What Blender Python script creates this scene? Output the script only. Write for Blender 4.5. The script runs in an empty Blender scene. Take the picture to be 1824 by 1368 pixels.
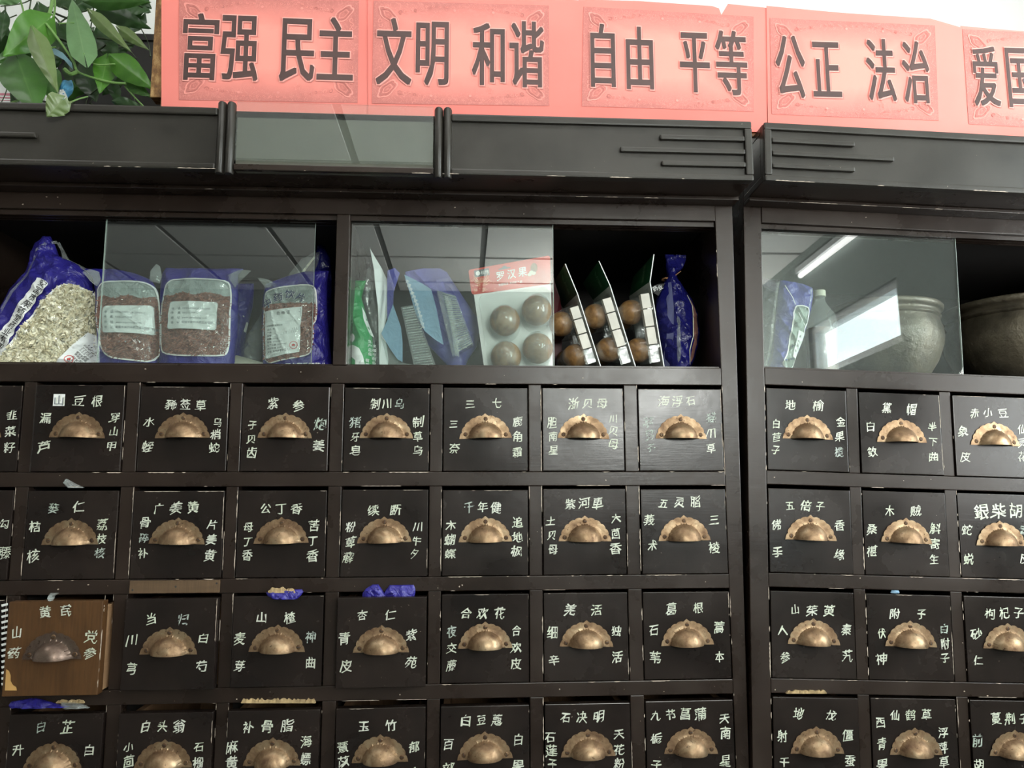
import bpy, bmesh, math, random
from mathutils import Vector, Matrix, noise
random.seed(7)
C = bpy.context.scene.collection
S = bpy.context.scene
# ------------------------------------------------------------------ camera, world, light
Z0 = 1.671                      # height of the first drawer row's upper edge above the floor
A_L = Matrix(((0.99815986, -0.06058270, -0.00257431), (0.00552873, 0.13320454, -0.99107315), (0.06038480, 0.98923520, 0.13329437)))
CAM = Vector((0.8352253, -1.2752172, -0.1711324))
FPX = 1400.0
cd = bpy.data.cameras.new('camera'); cam = bpy.data.objects.new('camera', cd); C.objects.link(cam)
cd.sensor_width = 36.0; cd.lens = 36.0 * FPX / 1824.0; cd.clip_start = 0.02; cd.clip_end = 200
right, down, fwd = A_L[0], A_L[1], A_L[2]
m = Matrix((( right[0], -down[0], -fwd[0], CAM[0]), (right[1], -down[1], -fwd[1], CAM[1]), (right[2], -down[2], -fwd[2], CAM[2] + Z0), (0, 0, 0, 1)))
cam.matrix_world = m
S.camera = cam
S.view_settings.view_transform = 'Standard'; S.view_settings.look = 'None'
S.view_settings.gamma = 1.0; S.view_settings.use_curve_mapping = False
S.view_settings.exposure = 0.0
try:
    S.cycles.use_denoising = True
    S.cycles.max_bounces = 8; S.cycles.transparent_max_bounces = 24; S.cycles.caustics_reflective = False; S.cycles.caustics_refractive = False
    S.cycles.sample_clamp_indirect = 6.0
except Exception: pass
w = bpy.data.worlds.new('sky'); S.world = w; w.use_nodes = True
bg = w.node_tree.nodes['Background']; bg.inputs[0].default_value = (0.86, 0.95, 1.0, 1); bg.inputs[1].default_value = 9.0

def area(name, loc, aim, sx, sy, power, col=(1, 1, 1)):
    l = bpy.data.lights.new(name, 'AREA'); l.shape = 'RECTANGLE'; l.size = sx; l.size_y = sy; l.energy = power; l.color = col
    o = bpy.data.objects.new(name, l); C.objects.link(o)
    o.location = Vector(loc) + Vector((0, 0, Z0))
    o.rotation_euler = (Vector(aim)).to_track_quat('-Z', 'Y').to_euler()
    return o
# added fill light: invented right and front windows, and invented ceiling lamps
CEIL = 2.95 - Z0
area('window_daylight', (2.66, -0.87, 0.38), (-1, 0.0, 0.55), 1.15, 1.25, 36, (1.0, 0.99, 0.95))
area('window_daylight', (2.03, -4.30, 0.62), (-0.35, 1, 0.75), 1.1, 0.8, 100, (1.0, 0.99, 0.93))
area('ceiling_lamp_light', (0.945, -0.79, CEIL - 0.02), (0, 0, -1), 1.15, 0.55, 5, (1.0, 0.99, 0.96))
area('ceiling_lamp_light', (-0.555, -0.79, CEIL - 0.02), (0, 0, -1), 0.55, 0.55, 3, (1.0, 0.99, 0.96))

# ------------------------------------------------------------------ frames (left cabinet = world axes; right cabinet slightly turned)
class Frame:
    def __init__(s, A, c, M): s.A = A; s.c = c; s.M = M; s.At = A.transposed()
    def at(s, u, v, Y=0.0):
        d = s.At @ Vector(((u - 912) / FPX, (v - 684) / FPX, 1.0)); k = (Y - s.c[1]) / d[1]
        return s.c + d * k
UP = Matrix.Translation((0, 0, Z0))
FL = Frame(A_L, CAM, UP)
A_R = Matrix(((0.99819513, -0.05211362, 0.02984381), (0.03753887, 0.15355987, -0.98742605), (0.04687553, 0.98676418, 0.15523900)))
CR = Vector((-0.4840922, -1.2769482, -0.2154910))
Rr = A_L.transposed() @ A_R
MR = UP @ Matrix.Translation((1.337036, 0.00137, 0.0017537)) @ Rr.to_4x4()
FR = Frame(A_R, CR, MR)

# ------------------------------------------------------------------ helpers
LOC = {}
FRM = {}
def thing(name, label, cat, loc, frame=FL, group=None, kind=None):
    o = bpy.data.objects.new(name, None); C.objects.link(o); o.empty_display_size = 0.02
    loc = Vector(loc); o.matrix_world = frame.M @ Matrix.Translation(loc)
    LOC[o.name] = loc; FRM[o.name] = frame
    if label: o['label'] = label
    if cat: o['category'] = cat
    if group: o['group'] = group
    if kind: o['kind'] = kind
    return o

class MB:
    def __init__(s): s.v = []; s.f = []; s.m = []; s.cur = 0
    def add(s, vs, fs):
        n = len(s.v); s.v += [Vector(p) for p in vs]; s.f += [tuple(i + n for i in f) for f in fs]; s.m += [s.cur] * len(fs)
    def hexa(s, p):   # p: 8 points, bottom ring 0-3, top ring 4-7
        s.add(p, [(0, 3, 2, 1), (4, 5, 6, 7), (0, 1, 5, 4), (1, 2, 6, 5), (2, 3, 7, 6), (3, 0, 4, 7)])
    def box(s, x0, x1, y0, y1, z0, z1, b=0.0):
        if x0 > x1: x0, x1 = x1, x0
        if y0 > y1: y0, y1 = y1, y0
        if z0 > z1: z0, z1 = z1, z0
        if b <= 0:
            s.hexa([(x0, y0, z0), (x1, y0, z0), (x1, y1, z0), (x0, y1, z0), (x0, y0, z1), (x1, y0, z1), (x1, y1, z1), (x0, y1, z1)]); return
        bm = bmesh.new(); bmesh.ops.create_cube(bm, size=1.0)
        for v in bm.verts: v.co = Vector(((x0 + x1) / 2 + v.co.x * (x1 - x0), (y0 + y1) / 2 + v.co.y * (y1 - y0), (z0 + z1) / 2 + v.co.z * (z1 - z0)))
        bmesh.ops.bevel(bm, geom=bm.edges[:], offset=b, segments=2, profile=0.6, affect='EDGES')
        s.frombm(bm)
    def frombm(s, bm):
        bm.verts.index_update(); s.add([v.co.copy() for v in bm.verts], [tuple(v.index for v in f.verts) for f in bm.faces]); bm.free()
    def tube(s, pts, r, n=8, cap=True):
        pts = [Vector(p) for p in pts]
        if not isinstance(r, (list, tuple)): r = [r] * len(pts)
        vs = []; prev = None
        for i, p in enumerate(pts):
            t = (pts[min(i + 1, len(pts) - 1)] - pts[max(i - 1, 0)]).normalized()
            a = prev if prev is not None else (Vector((0, 0, 1)) if abs(t.z) < 0.9 else Vector((1, 0, 0)))
            a = (a - t * a.dot(t)).normalized(); b = t.cross(a); prev = a
            for k in range(n):
                q = 2 * math.pi * k / n; vs.append(p + (a * math.cos(q) + b * math.sin(q)) * r[i])
        fs = []
        for i in range(len(pts) - 1):
            for k in range(n): fs.append((i * n + k, i * n + (k + 1) % n, (i + 1) * n + (k + 1) % n, (i + 1) * n + k))
        if cap: fs.append(tuple(range(n))[::-1]); fs.append(tuple((len(pts) - 1) * n + k for k in range(n)))
        s.add(vs, fs)
    def lathe(s, c, prof, n=48, wob=None):
        c = Vector(c); vs = []; fs = []
        for i, (r, z) in enumerate(prof):
            for k in range(n):
                q = 2 * math.pi * k / n; rr = r
                if wob: rr = r * (1 + wob(q, z))
                vs.append(c + Vector((rr * math.cos(q), rr * math.sin(q), z)))
        for i in range(len(prof) - 1):
            for k in range(n): fs.append((i * n + k, i * n + (k + 1) % n, (i + 1) * n + (k + 1) % n, (i + 1) * n + k))
        s.add(vs, fs)
    def sphere(s, c, r, n=20, sq=(1, 1, 1)):
        bm = bmesh.new(); bmesh.ops.create_uvsphere(bm, u_segments=n, v_segments=n * 2 // 3, radius=r)
        for v in bm.verts: v.co = Vector((v.co.x * sq[0], v.co.y * sq[1], v.co.z * sq[2])) + Vector(c)
        s.frombm(bm)
    def prism(s, poly, y0, y1):   # poly in (x, z), extruded along y
        n = len(poly)
        vs = [(x, y0, z) for x, z in poly] + [(x, y1, z) for x, z in poly]
        s.add(vs, [tuple(range(n)), tuple(range(2 * n - 1, n - 1, -1))] + [(i, n + i, n + (i + 1) % n, (i + 1) % n) for i in range(n)])
    def mesh(s, name, mats, off=Vector((0, 0, 0)), smooth=False):
        me = bpy.data.meshes.new(name); me.from_pydata([tuple(p - off) for p in s.v], [], s.f)
        for mt in (mats if isinstance(mats, (list, tuple)) else [mats]): me.materials.append(mt)
        if any(s.m): me.polygons.foreach_set('material_index', s.m)
        if smooth:
            me.polygons.foreach_set('use_smooth', [True] * len(s.f))
        me.validate(); me.update()
        bm = bmesh.new(); bm.from_mesh(me); bmesh.ops.recalc_face_normals(bm, faces=bm.faces[:]); bm.to_mesh(me); bm.free()
        if smooth:
            try: me.set_sharp_from_angle(angle=math.radians(42))
            except Exception: pass
        return me
    def build(s, name, mats, parent=None, label=None, smooth=False, kind=None, frame=FL):
        off = LOC[parent.name] if parent is not None else Vector((0, 0, 0))
        o = bpy.data.objects.new(name, s.mesh(name, mats, off, smooth)); C.objects.link(o)
        if parent is not None: o.parent = parent; LOC[o.name] = off; FRM[o.name] = FRM[parent.name]
        else: o.matrix_world = frame.M; LOC[o.name] = off; FRM[o.name] = frame
        if label: o['label'] = label
        if kind: o['kind'] = kind
        return o

# ------------------------------------------------------------------ materials
def lin(r, g, b):
    f = lambda c: (c / 255 / 12.92) if c <= 10 else ((c / 255 + 0.055) / 1.055) ** 2.4
    return (f(r), f(g), f(b), 1)
class Mat:
    def __init__(s, name):
        s.m = bpy.data.materials.new(name); s.m.use_nodes = True; s.t = s.m.node_tree; s.n = s.t.nodes; s.l = s.t.links
        s.b = s.n['Principled BSDF']; s.out = s.n['Material Output']
    def node(s, ty, **kw):
        n = s.n.new(ty)
        for k, v in kw.items():
            if hasattr(n, k) and not k[0].isupper(): setattr(n, k, v)
            else: n.inputs[k.replace('_', ' ')].default_value = v
        return n
    def link(s, a, b): s.l.new(a, b)
    def coords(s, scale=(1, 1, 1), kind='Object'):
        tc = s.n.new('ShaderNodeTexCoord'); mp = s.n.new('ShaderNodeMapping'); mp.inputs['Scale'].default_value = scale
        s.link(tc.outputs[kind], mp.inputs[0]); return mp.outputs[0]
    def noise(s, vec, scale, detail=4, rough=0.55, dist=0.0):
        n = s.n.new('ShaderNodeTexNoise'); n.inputs['Scale'].default_value = scale; n.inputs['Detail'].default_value = detail
        n.inputs['Roughness'].default_value = rough; n.inputs['Distortion'].default_value = dist
        s.link(vec, n.inputs['Vector']); return n.outputs['Fac']
    def ramp(s, fac, stops):
        r = s.n.new('ShaderNodeValToRGB'); e = r.color_ramp.elements
        while len(e) < len(stops): e.new(0.5)
        for k, (p, c) in enumerate(stops): e[k].position = p; e[k].color = c if len(c) == 4 else (*c, 1)
        s.link(fac, r.inputs[0]); return r.outputs[0]
    def mix(s, fac, a, b, mode='MIX'):
        x = s.n.new('ShaderNodeMix'); x.data_type = 'RGBA'; x.blend_type = mode
        for i, q in ((0, fac), (6, a), (7, b)):
            if hasattr(q, 'is_output'): s.link(q, x.inputs[i])
            else: x.inputs[i].default_value = q
        return x.outputs[2]
    def maprange(s, v, a, b, c, d):
        x = s.n.new('ShaderNodeMapRange')
        for i, q in enumerate((a, b, c, d)): x.inputs[i + 1].default_value = q
        s.link(v, x.inputs[0]); return x.outputs[0]
    def math(s, op, a, b=0.0):
        x = s.n.new('ShaderNodeMath'); x.operation = op
        for i, q in enumerate((a, b)):
            if hasattr(q, 'is_output'): s.link(q, x.inputs[i])
            else: x.inputs[i].default_value = q
        return x.outputs[0]
    def bump(s, h, strength=0.3, dist=0.001):
        b = s.n.new('ShaderNodeBump'); b.inputs['Strength'].default_value = strength; b.inputs['Distance'].default_value = dist
        s.link(h, b.inputs['Height']); s.link(b.outputs[0], s.b.inputs['Normal']); return b
    def set(s, **kw):
        for k, v in kw.items():
            q = s.b.inputs[k.replace('_', ' ')]
            if hasattr(v, 'is_output'): s.link(v, q)
            else: q.default_value = v
        return s

def plain(name, col, rough=0.5, metal=0.0, vary=0.12, scale=30, bump=0.0):
    M = Mat(name); vec = M.coords()
    n = M.noise(vec, scale, 3)
    a = tuple(c * (1 - vary) for c in col[:3]) + (1,); b = tuple(min(1, c * (1 + vary)) for c in col[:3]) + (1,)
    M.set(Base_Color=M.ramp(n, [(0.3, a), (0.7, b)]), Roughness=rough, Metallic=metal)
    if bump: M.bump(M.noise(vec, scale * 4, 3), bump)
    return M.m

def lacquer(name, dark, light, r0=0.2, r1=0.42, spec=0.36):
    M = Mat(name); v = M.coords(); g = M.coords((3, 3, 60))
    n = M.noise(v, 7, 5, 0.6); g2 = M.noise(g, 6, 4)
    c1 = M.ramp(n, [(0.3, dark), (0.72, light)])
    # rubbed pale scuffs and specks of lost paint
    sp = M.noise(v, 260, 2, 0.5); big = M.noise(v, 14, 3)
    k = M.math('MULTIPLY', M.maprange(sp, 0.74, 0.79, 0, 1), M.maprange(big, 0.5, 0.62, 0, 1))
    c2 = M.mix(k, c1, (0.30, 0.25, 0.20, 1))
    M.set(Base_Color=c2, Roughness=M.maprange(n, 0.3, 0.75, r0, r1), IOR=1.5)
    M.b.inputs['Specular IOR Level'].default_value = spec
    h = M.math('ADD', M.math('MULTIPLY', g2, 0.35), M.noise(v, 40, 3))
    M.bump(h, 0.22, 0.0008)
    return M.m
M_LAC = lacquer('black_brown_lacquer', (0.016, 0.0105, 0.008, 1), (0.030, 0.0195, 0.0145, 1))
M_DRW = lacquer('dark_drawer_lacquer', (0.010, 0.0075, 0.0068, 1), (0.022, 0.015, 0.012, 1), 0.16, 0.34)
M_COR = lacquer('dusty_cornice_lacquer', (0.020, 0.018, 0.015, 1), (0.036, 0.032, 0.026, 1), 0.3, 0.5)
M_REC = plain('dusty_olive_grey_board', (0.085, 0.083, 0.064), 0.6)  # base lightened to make up ceiling reflection missing from the glass
M_INT = plain('dark_cabinet_interior', (0.010, 0.008, 0.007), 0.75)
M_CHIP = plain('bare_wood_where_paint_chipped', (0.50, 0.42, 0.34), 0.8, scale=80)
def wood(name, a, b, axis=(4, 4, 1.2), rough=0.42):
    M = Mat(name); v = M.coords(axis); n = M.noise(v, 9, 6, 0.6, 0.8); f = M.noise(M.coords((90, 90, 5)), 4, 3)
    c = M.ramp(n, [(0.25, a), (0.75, b)]); c = M.mix(M.maprange(f, 0.35, 0.7, 0, 0.35), c, tuple(x * 0.55 for x in a[:3]) + (1,))
    M.set(Base_Color=c, Roughness=rough); M.bump(f, 0.15); return M.m
M_BRW = wood('orange_brown_varnished_wood', (0.062, 0.027, 0.008, 1), (0.11, 0.050, 0.016, 1))
M_RAW = wood('bare_drawer_side_wood', (0.22, 0.12, 0.055, 1), (0.36, 0.21, 0.11, 1), (4, 1, 4), 0.7)
M_BRD = wood('unpainted_repair_board', (0.085, 0.050, 0.024, 1), (0.14, 0.083, 0.042, 1), (1, 4, 5), 0.6)

def brass(name, cols, metal=0.85, r=(0.28, 0.55)):
    M = Mat(name); v = M.coords(); oi = M.n.new('ShaderNodeObjectInfo')
    sh = M.n.new('ShaderNodeVectorMath'); sh.operation = 'ADD'; M.link(v, sh.inputs[0])
    cb = M.n.new('ShaderNodeCombineXYZ'); q = M.math('MULTIPLY', oi.outputs['Random'], 37.0)
    for i in range(3): M.link(q, cb.inputs[i])
    M.link(cb.outputs[0], sh.inputs[1]); v2 = sh.outputs[0]
    n = M.noise(v2, 45, 6, 0.65, 0.4)
    c = M.ramp(n, [(0.28, cols[0]), (0.5, cols[1]), (0.75, cols[2])])
    n2 = M.noise(v2, 220, 3, 0.6); c = M.mix(M.maprange(n2, 0.62, 0.72, 0, 0.8), c, (0.045, 0.022, 0.012, 1))
    M.set(Base_Color=c, Metallic=metal, Roughness=M.maprange(n, 0.3, 0.7, r[1], r[0]))
    h = M.math('ADD', M.noise(v2, 160, 3), M.math('MULTIPLY', M.noise(v2, 500, 2), 0.4)); M.bump(h, 0.3, 0.0008)
    return M.m
M_BRASS = brass('tarnished_brass', ((0.12, 0.066, 0.038, 1), (0.27, 0.175, 0.100, 1), (0.43, 0.325, 0.205, 1)), 0.78, (0.34, 0.6))
M_BROWNMETAL = brass('dark_browned_metal', ((0.10, 0.07, 0.055, 1), (0.17, 0.12, 0.095, 1), (0.24, 0.18, 0.14, 1)))
M_SCREW = brass('rusty_brass_screw', ((0.05, 0.026, 0.014, 1), (0.12, 0.066, 0.034, 1), (0.20, 0.125, 0.065, 1)), 0.7, (0.45, 0.65))

def handpaint(name, col, wear=0.5):
    M = Mat(name); v = M.coords(); n = M.noise(v, 170, 4, 0.6); n2 = M.noise(v, 24, 3)
    c = M.ramp(n2, [(0.3, col), (0.7, (col[0] * 0.86, col[1] * 0.93, col[2] * 0.80, 1))])
    tr = M.n.new('ShaderNodeBsdfTransparent'); mx = M.n.new('ShaderNodeMixShader')
    M.link(M.maprange(n, wear - 0.06, wear + 0.06, 0, 1), mx.inputs[0]); M.link(tr.outputs[0], mx.inputs[1]); M.link(M.b.outputs[0], mx.inputs[2]); M.link(mx.outputs[0], M.out.inputs[0])
    M.set(Base_Color=c, Roughness=0.55); return M.m
M_INK = handpaint('worn_pale_brush_paint', (0.62, 0.63, 0.56, 1), 0.35)
M_INKF = handpaint('faded_pale_brush_paint', (0.40, 0.44, 0.42, 1), 0.44)

def film(name, tint=(0.97, 0.99, 0.98), rough=0.02, ior=1.5, milky=0.0, bump=0.0, bscale=60, mcol=(0.8, 0.85, 0.83)):
    M = Mat(name); M.n.remove(M.b)
    tr = M.n.new('ShaderNodeBsdfTransparent'); tr.inputs[0].default_value = (*tint, 1)
    gl = M.n.new('ShaderNodeBsdfGlossy'); gl.inputs['Roughness'].default_value = rough; gl.inputs[0].default_value = (1, 1, 1, 1)
    fr = M.n.new('ShaderNodeLayerWeight'); fr.inputs[0].default_value = 0.5; r0 = ((ior - 1) / (ior + 1)) ** 2
    sch = M.math('ADD', M.math('MULTIPLY', M.math('POWER', fr.outputs['Facing'], 5.0), 1 - r0), r0)
    mx = M.n.new('ShaderNodeMixShader'); M.link(sch, mx.inputs[0]); M.link(tr.outputs[0], mx.inputs[1]); M.link(gl.outputs[0], mx.inputs[2])
    last = mx
    if milky:
        df = M.n.new('ShaderNodeBsdfDiffuse'); df.inputs[0].default_value = (*mcol, 1)
        m2 = M.n.new('ShaderNodeMixShader'); m2.inputs[0].default_value = milky
        M.link(mx.outputs[0], m2.inputs[1]); M.link(df.outputs[0], m2.inputs[2]); last = m2
    M.link(last.outputs[0], M.out.inputs[0])
    if bump:
        b = M.n.new('ShaderNodeBump'); b.inputs['Strength'].default_value = bump; b.inputs['Distance'].default_value = 0.004
        M.link(M.noise(M.coords(), bscale, 3, 0.5, 0.6), b.inputs['Height'])
        M.link(b.outputs[0], gl.inputs['Normal']); M.link(b.outputs[0], fr.inputs['Normal'])
    return M.m
M_GLASS = film('greenish_window_glass', (0.955, 0.985, 0.97), 0.0, 1.82, 0.012)
M_FILM = film('clear_crinkled_film', (0.97, 0.985, 0.98), 0.06, 1.45, 0.05, 0.7, 45)
M_HAZE = film('hazy_plastic_film', (0.93, 0.96, 0.95), 0.12, 1.45, 0.18, 0.8, 40)
M_TRAY = film('clear_ribbed_plastic', (0.93, 0.95, 0.94), 0.08, 1.5, 0.16, 0.3, 80)

def plastic(name, col, rough=0.28, bump=0.5, bscale=35):
    M = Mat(name); v = M.coords(); n = M.noise(v, 12, 3)
    M.set(Base_Color=M.ramp(n, [(0.3, tuple(c * 0.8 for c in col[:3]) + (1,)), (0.7, col)]), Roughness=rough)
    M.bump(M.noise(v, bscale, 4, 0.6, 1.6), bump, 0.009); return M.m
M_BLUE = plastic('royal_blue_bag_plastic', (0.030, 0.024, 0.25, 1))
M_NAVY = plastic('deep_navy_bag_plastic', (0.012, 0.012, 0.14, 1), 0.22)
M_LBLUE = plastic('pale_blue_bag_plastic', (0.30, 0.50, 0.68, 1), 0.4, 0.25)
M_RBLUE = plastic('mid_blue_bag_plastic', (0.055, 0.06, 0.32, 1), 0.25, 0.6)
M_PURP = plastic('violet_blue_bag_plastic', (0.13, 0.13, 0.48, 1), 0.4, 0.3)
M_GRN = plastic('green_bag_plastic', (0.035, 0.30, 0.09, 1), 0.3)
M_DPUR = plastic('dull_purple_pack_plastic', (0.09, 0.075, 0.11, 1), 0.35)
M_WHITE = plain('white_print', (0.80, 0.82, 0.80), 0.5, vary=0.03)
M_PAPER = plain('white_label_paper', (0.74, 0.78, 0.76), 0.6, vary=0.04)
M_CREAM = plain('cream_paper', (0.66, 0.68, 0.55), 0.7, vary=0.06)
M_BLACK = plain('black_print', (0.02, 0.02, 0.022), 0.6)
M_NAVYP = plain('navy_print', (0.03, 0.035, 0.12), 0.6)
M_REDP = plain('red_stamp_print', (0.55, 0.05, 0.04), 0.6)
M_GREY = plain('grey_print', (0.16, 0.18, 0.19), 0.6)
def herb(name, stops, scale=70):
    M = Mat(name); g = M.n.new('ShaderNodeNewGeometry'); n = M.noise(M.coords(), scale, 3)
    q = M.math('ADD', M.math('MULTIPLY', g.outputs['Random Per Island'], 0.75), M.math('MULTIPLY', n, 0.25))
    M.set(Base_Color=M.ramp(q, stops), Roughness=0.7); return M.m
M_PETAL = herb('pale_dried_petals', [(0.05, (0.20, 0.18, 0.10)), (0.3, (0.55, 0.50, 0.32)), (0.6, (0.74, 0.70, 0.50)), (0.95, (0.85, 0.83, 0.68))])
M_PETBG = plain('petal_dust', (0.30, 0.29, 0.20), 0.9, vary=0.4, scale=90)
M_SHRED = herb('dull_red_shredded_herb', [(0.05, (0.14, 0.06, 0.045)), (0.4, (0.30, 0.12, 0.085)), (0.8, (0.42, 0.17, 0.12)), (0.97, (0.5, 0.30, 0.22))])
M_SHRBG = plain('shredded_herb_dust', (0.20, 0.09, 0.07), 0.9, vary=0.35, scale=90)
M_SILV = plastic('empty_clear_bag_top', (0.40, 0.46, 0.44, 1), 0.3, 0.7)

def fruitmat():
    M = Mat('brown_dried_fruit_skin'); v = M.coords(); n = M.noise(v, 55, 5, 0.65, 0.5)
    M.set(Base_Color=M.ramp(n, [(0.25, (0.07, 0.032, 0.010)), (0.5, (0.20, 0.105, 0.036)), (0.78, (0.36, 0.22, 0.10))]), Roughness=0.38)
    M.bump(M.noise(v, 90, 4), 0.25, 0.002); return M.m
M_FRUIT = fruitmat()
def potmat():
    M = Mat('dark_rough_glazed_clay'); v = M.coords(); n = M.noise(v, 14, 6, 0.6, 0.3); f = M.noise(v, 150, 4, 0.7)
    M.set(Base_Color=M.ramp(n, [(0.3, (0.030, 0.027, 0.021)), (0.7, (0.15, 0.125, 0.085))]), Roughness=M.maprange(n, 0.3, 0.7, 0.28, 0.5))
    M.b.inputs['Specular IOR Level'].default_value = 0.8; M.b.inputs['Metallic'].default_value = 0.3
    M.bump(M.math('ADD', M.noise(v, 40, 5, 0.6), M.math('MULTIPLY', f, 0.25)), 0.55, 0.006); return M.m
M_POT = potmat()

def redpaper(name, a, b):
    M = Mat(name); v = M.coords(); n = M.noise(v, 2.2, 3, 0.5, 0.4)
    M.set(Base_Color=M.ramp(n, [(0.3, a), (0.7, b)]), Roughness=0.62)
    M.bump(M.noise(v, 9, 2), 0.12, 0.01)
    tl = M.n.new('ShaderNodeBsdfTranslucent'); mx = M.n.new('ShaderNodeMixShader'); mx.inputs[0].default_value = 0.2
    tl.inputs[0].default_value = b; M.link(M.b.outputs[0], mx.inputs[1]); M.link(tl.outputs[0], mx.inputs[2]); M.link(mx.outputs[0], M.out.inputs[0])
    return M.m
M_RED = redpaper('salmon_red_paper', (0.86, 0.20, 0.165, 1), (0.90, 0.275, 0.235, 1))
def panelmat():
    M = Mat('printed_rose_panel'); g = M.n.new('ShaderNodeTexCoord'); sp = M.n.new('ShaderNodeSeparateXYZ'); M.link(g.outputs['UV'], sp.inputs[0])
    ax = M.math('ABSOLUTE', M.math('SUBTRACT', sp.outputs[0], 0.5)); az = M.math('ABSOLUTE', M.math('SUBTRACT', sp.outputs[1], 0.5))
    e = M.math('MAXIMUM', M.math('MULTIPLY', ax, 1.0), M.math('MULTIPLY', az, 0.98))
    v = M.coords(); n = M.noise(v, 14, 4, 0.6, 0.8); e2 = M.math('ADD', e, M.math('MULTIPLY', M.math('SUBTRACT', n, 0.5), 0.22))
    base = M.ramp(e2, [(0.20, (0.88, 0.275, 0.225)), (0.38, (0.62, 0.19, 0.16)), (0.5, (0.46, 0.14, 0.12))])
    wv = M.noise(v, 62, 3, 0.5, 3.5)
    line = M.math('MULTIPLY', M.maprange(M.math('ABSOLUTE', M.math('SUBTRACT', wv, 0.5)), 0.03, 0.0, 0, 1), M.maprange(e2, 0.33, 0.42, 0, 0.42))
    M.set(Base_Color=M.mix(line, base, (0.82, 0.33, 0.28, 1)), Roughness=0.6); return M.m
M_PANEL = panelmat()
M_ORN = plain('pale_rose_ornament_print', (0.72, 0.26, 0.22), 0.6, vary=0.1)
M_ORND = plain('dark_rose_ornament_print', (0.46, 0.14, 0.12), 0.6, vary=0.1)
M_CHAR = plain('dark_brown_banner_ink', (0.062, 0.030, 0.027), 0.55, vary=0.25, scale=9)
M_HALO = plain('pale_banner_letter_outline', (0.90, 0.38, 0.33), 0.6, vary=0.03)
M_SHDW = plain('rose_banner_drop_print', (0.55, 0.19, 0.165), 0.6, vary=0.05)

def leafmat(name, a, b, vein):
    M = Mat(name); v = M.coords(); n = M.noise(v, 28, 4, 0.6); u = M.coords(kind='UV'); sp = M.n.new('ShaderNodeSeparateXYZ'); M.link(u, sp.inputs[0])
    mid = M.maprange(M.math('ABSOLUTE', M.math('SUBTRACT', sp.outputs[0], 0.5)), 0.0, 0.03, 0.55, 0)
    c = M.mix(mid, M.ramp(n, [(0.3, a), (0.7, b)]), vein)
    M.set(Base_Color=c, Roughness=0.34); M.bump(M.noise(v, 60, 3), 0.25, 0.002)
    tl = M.n.new('ShaderNodeBsdfTranslucent'); tl.inputs[0].default_value = (b[0] * 1.3, min(1, b[1] * 1.5), b[2], 1)
    mx = M.n.new('ShaderNodeMixShader'); mx.inputs[0].default_value = 0.16
    M.link(M.b.outputs[0], mx.inputs[1]); M.link(tl.outputs[0], mx.inputs[2]); M.link(mx.outputs[0], M.out.inputs[0]); return M.m
LEAF = {'b': leafmat('bright_green_leaf', (0.040, 0.132, 0.012, 1), (0.073, 0.198, 0.023, 1), (0.132, 0.264, 0.053, 1)),
        'p': leafmat('pale_bluish_green_leaf', (0.099, 0.191, 0.079, 1), (0.139, 0.251, 0.112, 1), (0.211, 0.317, 0.145, 1)),
        'o': leafmat('olive_green_leaf', (0.099, 0.145, 0.046, 1), (0.139, 0.198, 0.073, 1), (0.198, 0.251, 0.106, 1)),
        'd': leafmat('dark_green_leaf', (0.015, 0.043, 0.012, 1), (0.030, 0.073, 0.020, 1), (0.046, 0.099, 0.033, 1)),
        'm': leafmat('mid_green_leaf', (0.033, 0.092, 0.017, 1), (0.056, 0.139, 0.030, 1), (0.092, 0.185, 0.053, 1))}
M_STEM = plain('green_vine_stem', (0.14, 0.26, 0.07), 0.5)
M_STEMD = plain('dark_vine_stem', (0.035, 0.055, 0.02), 0.6)
def wall_mat(name, c, sc=5):
    M = Mat(name); v = M.coords(); M.set(Base_Color=M.ramp(M.noise(v, sc, 4), [(0.3, tuple(x * 0.94 for x in c) + (1,)), (0.7, (*c, 1))]), Roughness=0.85); M.bump(M.noise(v, 120, 3), 0.1, 0.002); return M.m
M_WALL = wall_mat('white_plaster', (0.86, 0.86, 0.84))
M_WALLG = wall_mat('grey_green_plaster', (0.27, 0.31, 0.29))
M_CEIL = wall_mat('white_ceiling_tile', (0.84, 0.84, 0.81))
M_GRID = plain('dark_ceiling_joint', (0.10, 0.10, 0.095), 0.7)
M_FLOOR = wall_mat('grey_terrazzo', (0.14, 0.13, 0.12), 12)
M_FRAME = plain('white_window_frame', (0.6, 0.62, 0.62), 0.4)
M_CARD = Mat('worn_brown_board_edge'); _v = M_CARD.coords((1, 1, 0.5)); M_CARD.set(Base_Color=M_CARD.ramp(M_CARD.noise(_v, 110, 5, 0.7), [(0.3, (0.07, 0.028, 0.009)), (0.5, (0.20, 0.10, 0.03)), (0.7, (0.42, 0.27, 0.11))]), Roughness=0.7); M_CARD = M_CARD.m
M_FILL = Mat('lamp_diffuser'); M_FILL.set(Base_Color=(0.9, 0.9, 0.9, 1), Emission_Color=(1, 0.99, 0.96, 1), Emission_Strength=1.6); M_FILL = M_FILL.m  # glow of the added ceiling panels
M_TUBE = Mat('fluorescent_tube'); M_TUBE.set(Base_Color=(0.9, 0.9, 0.9, 1), Emission_Color=(1, 0.99, 0.96, 1), Emission_Strength=5.0); M_TUBE = M_TUBE.m

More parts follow.
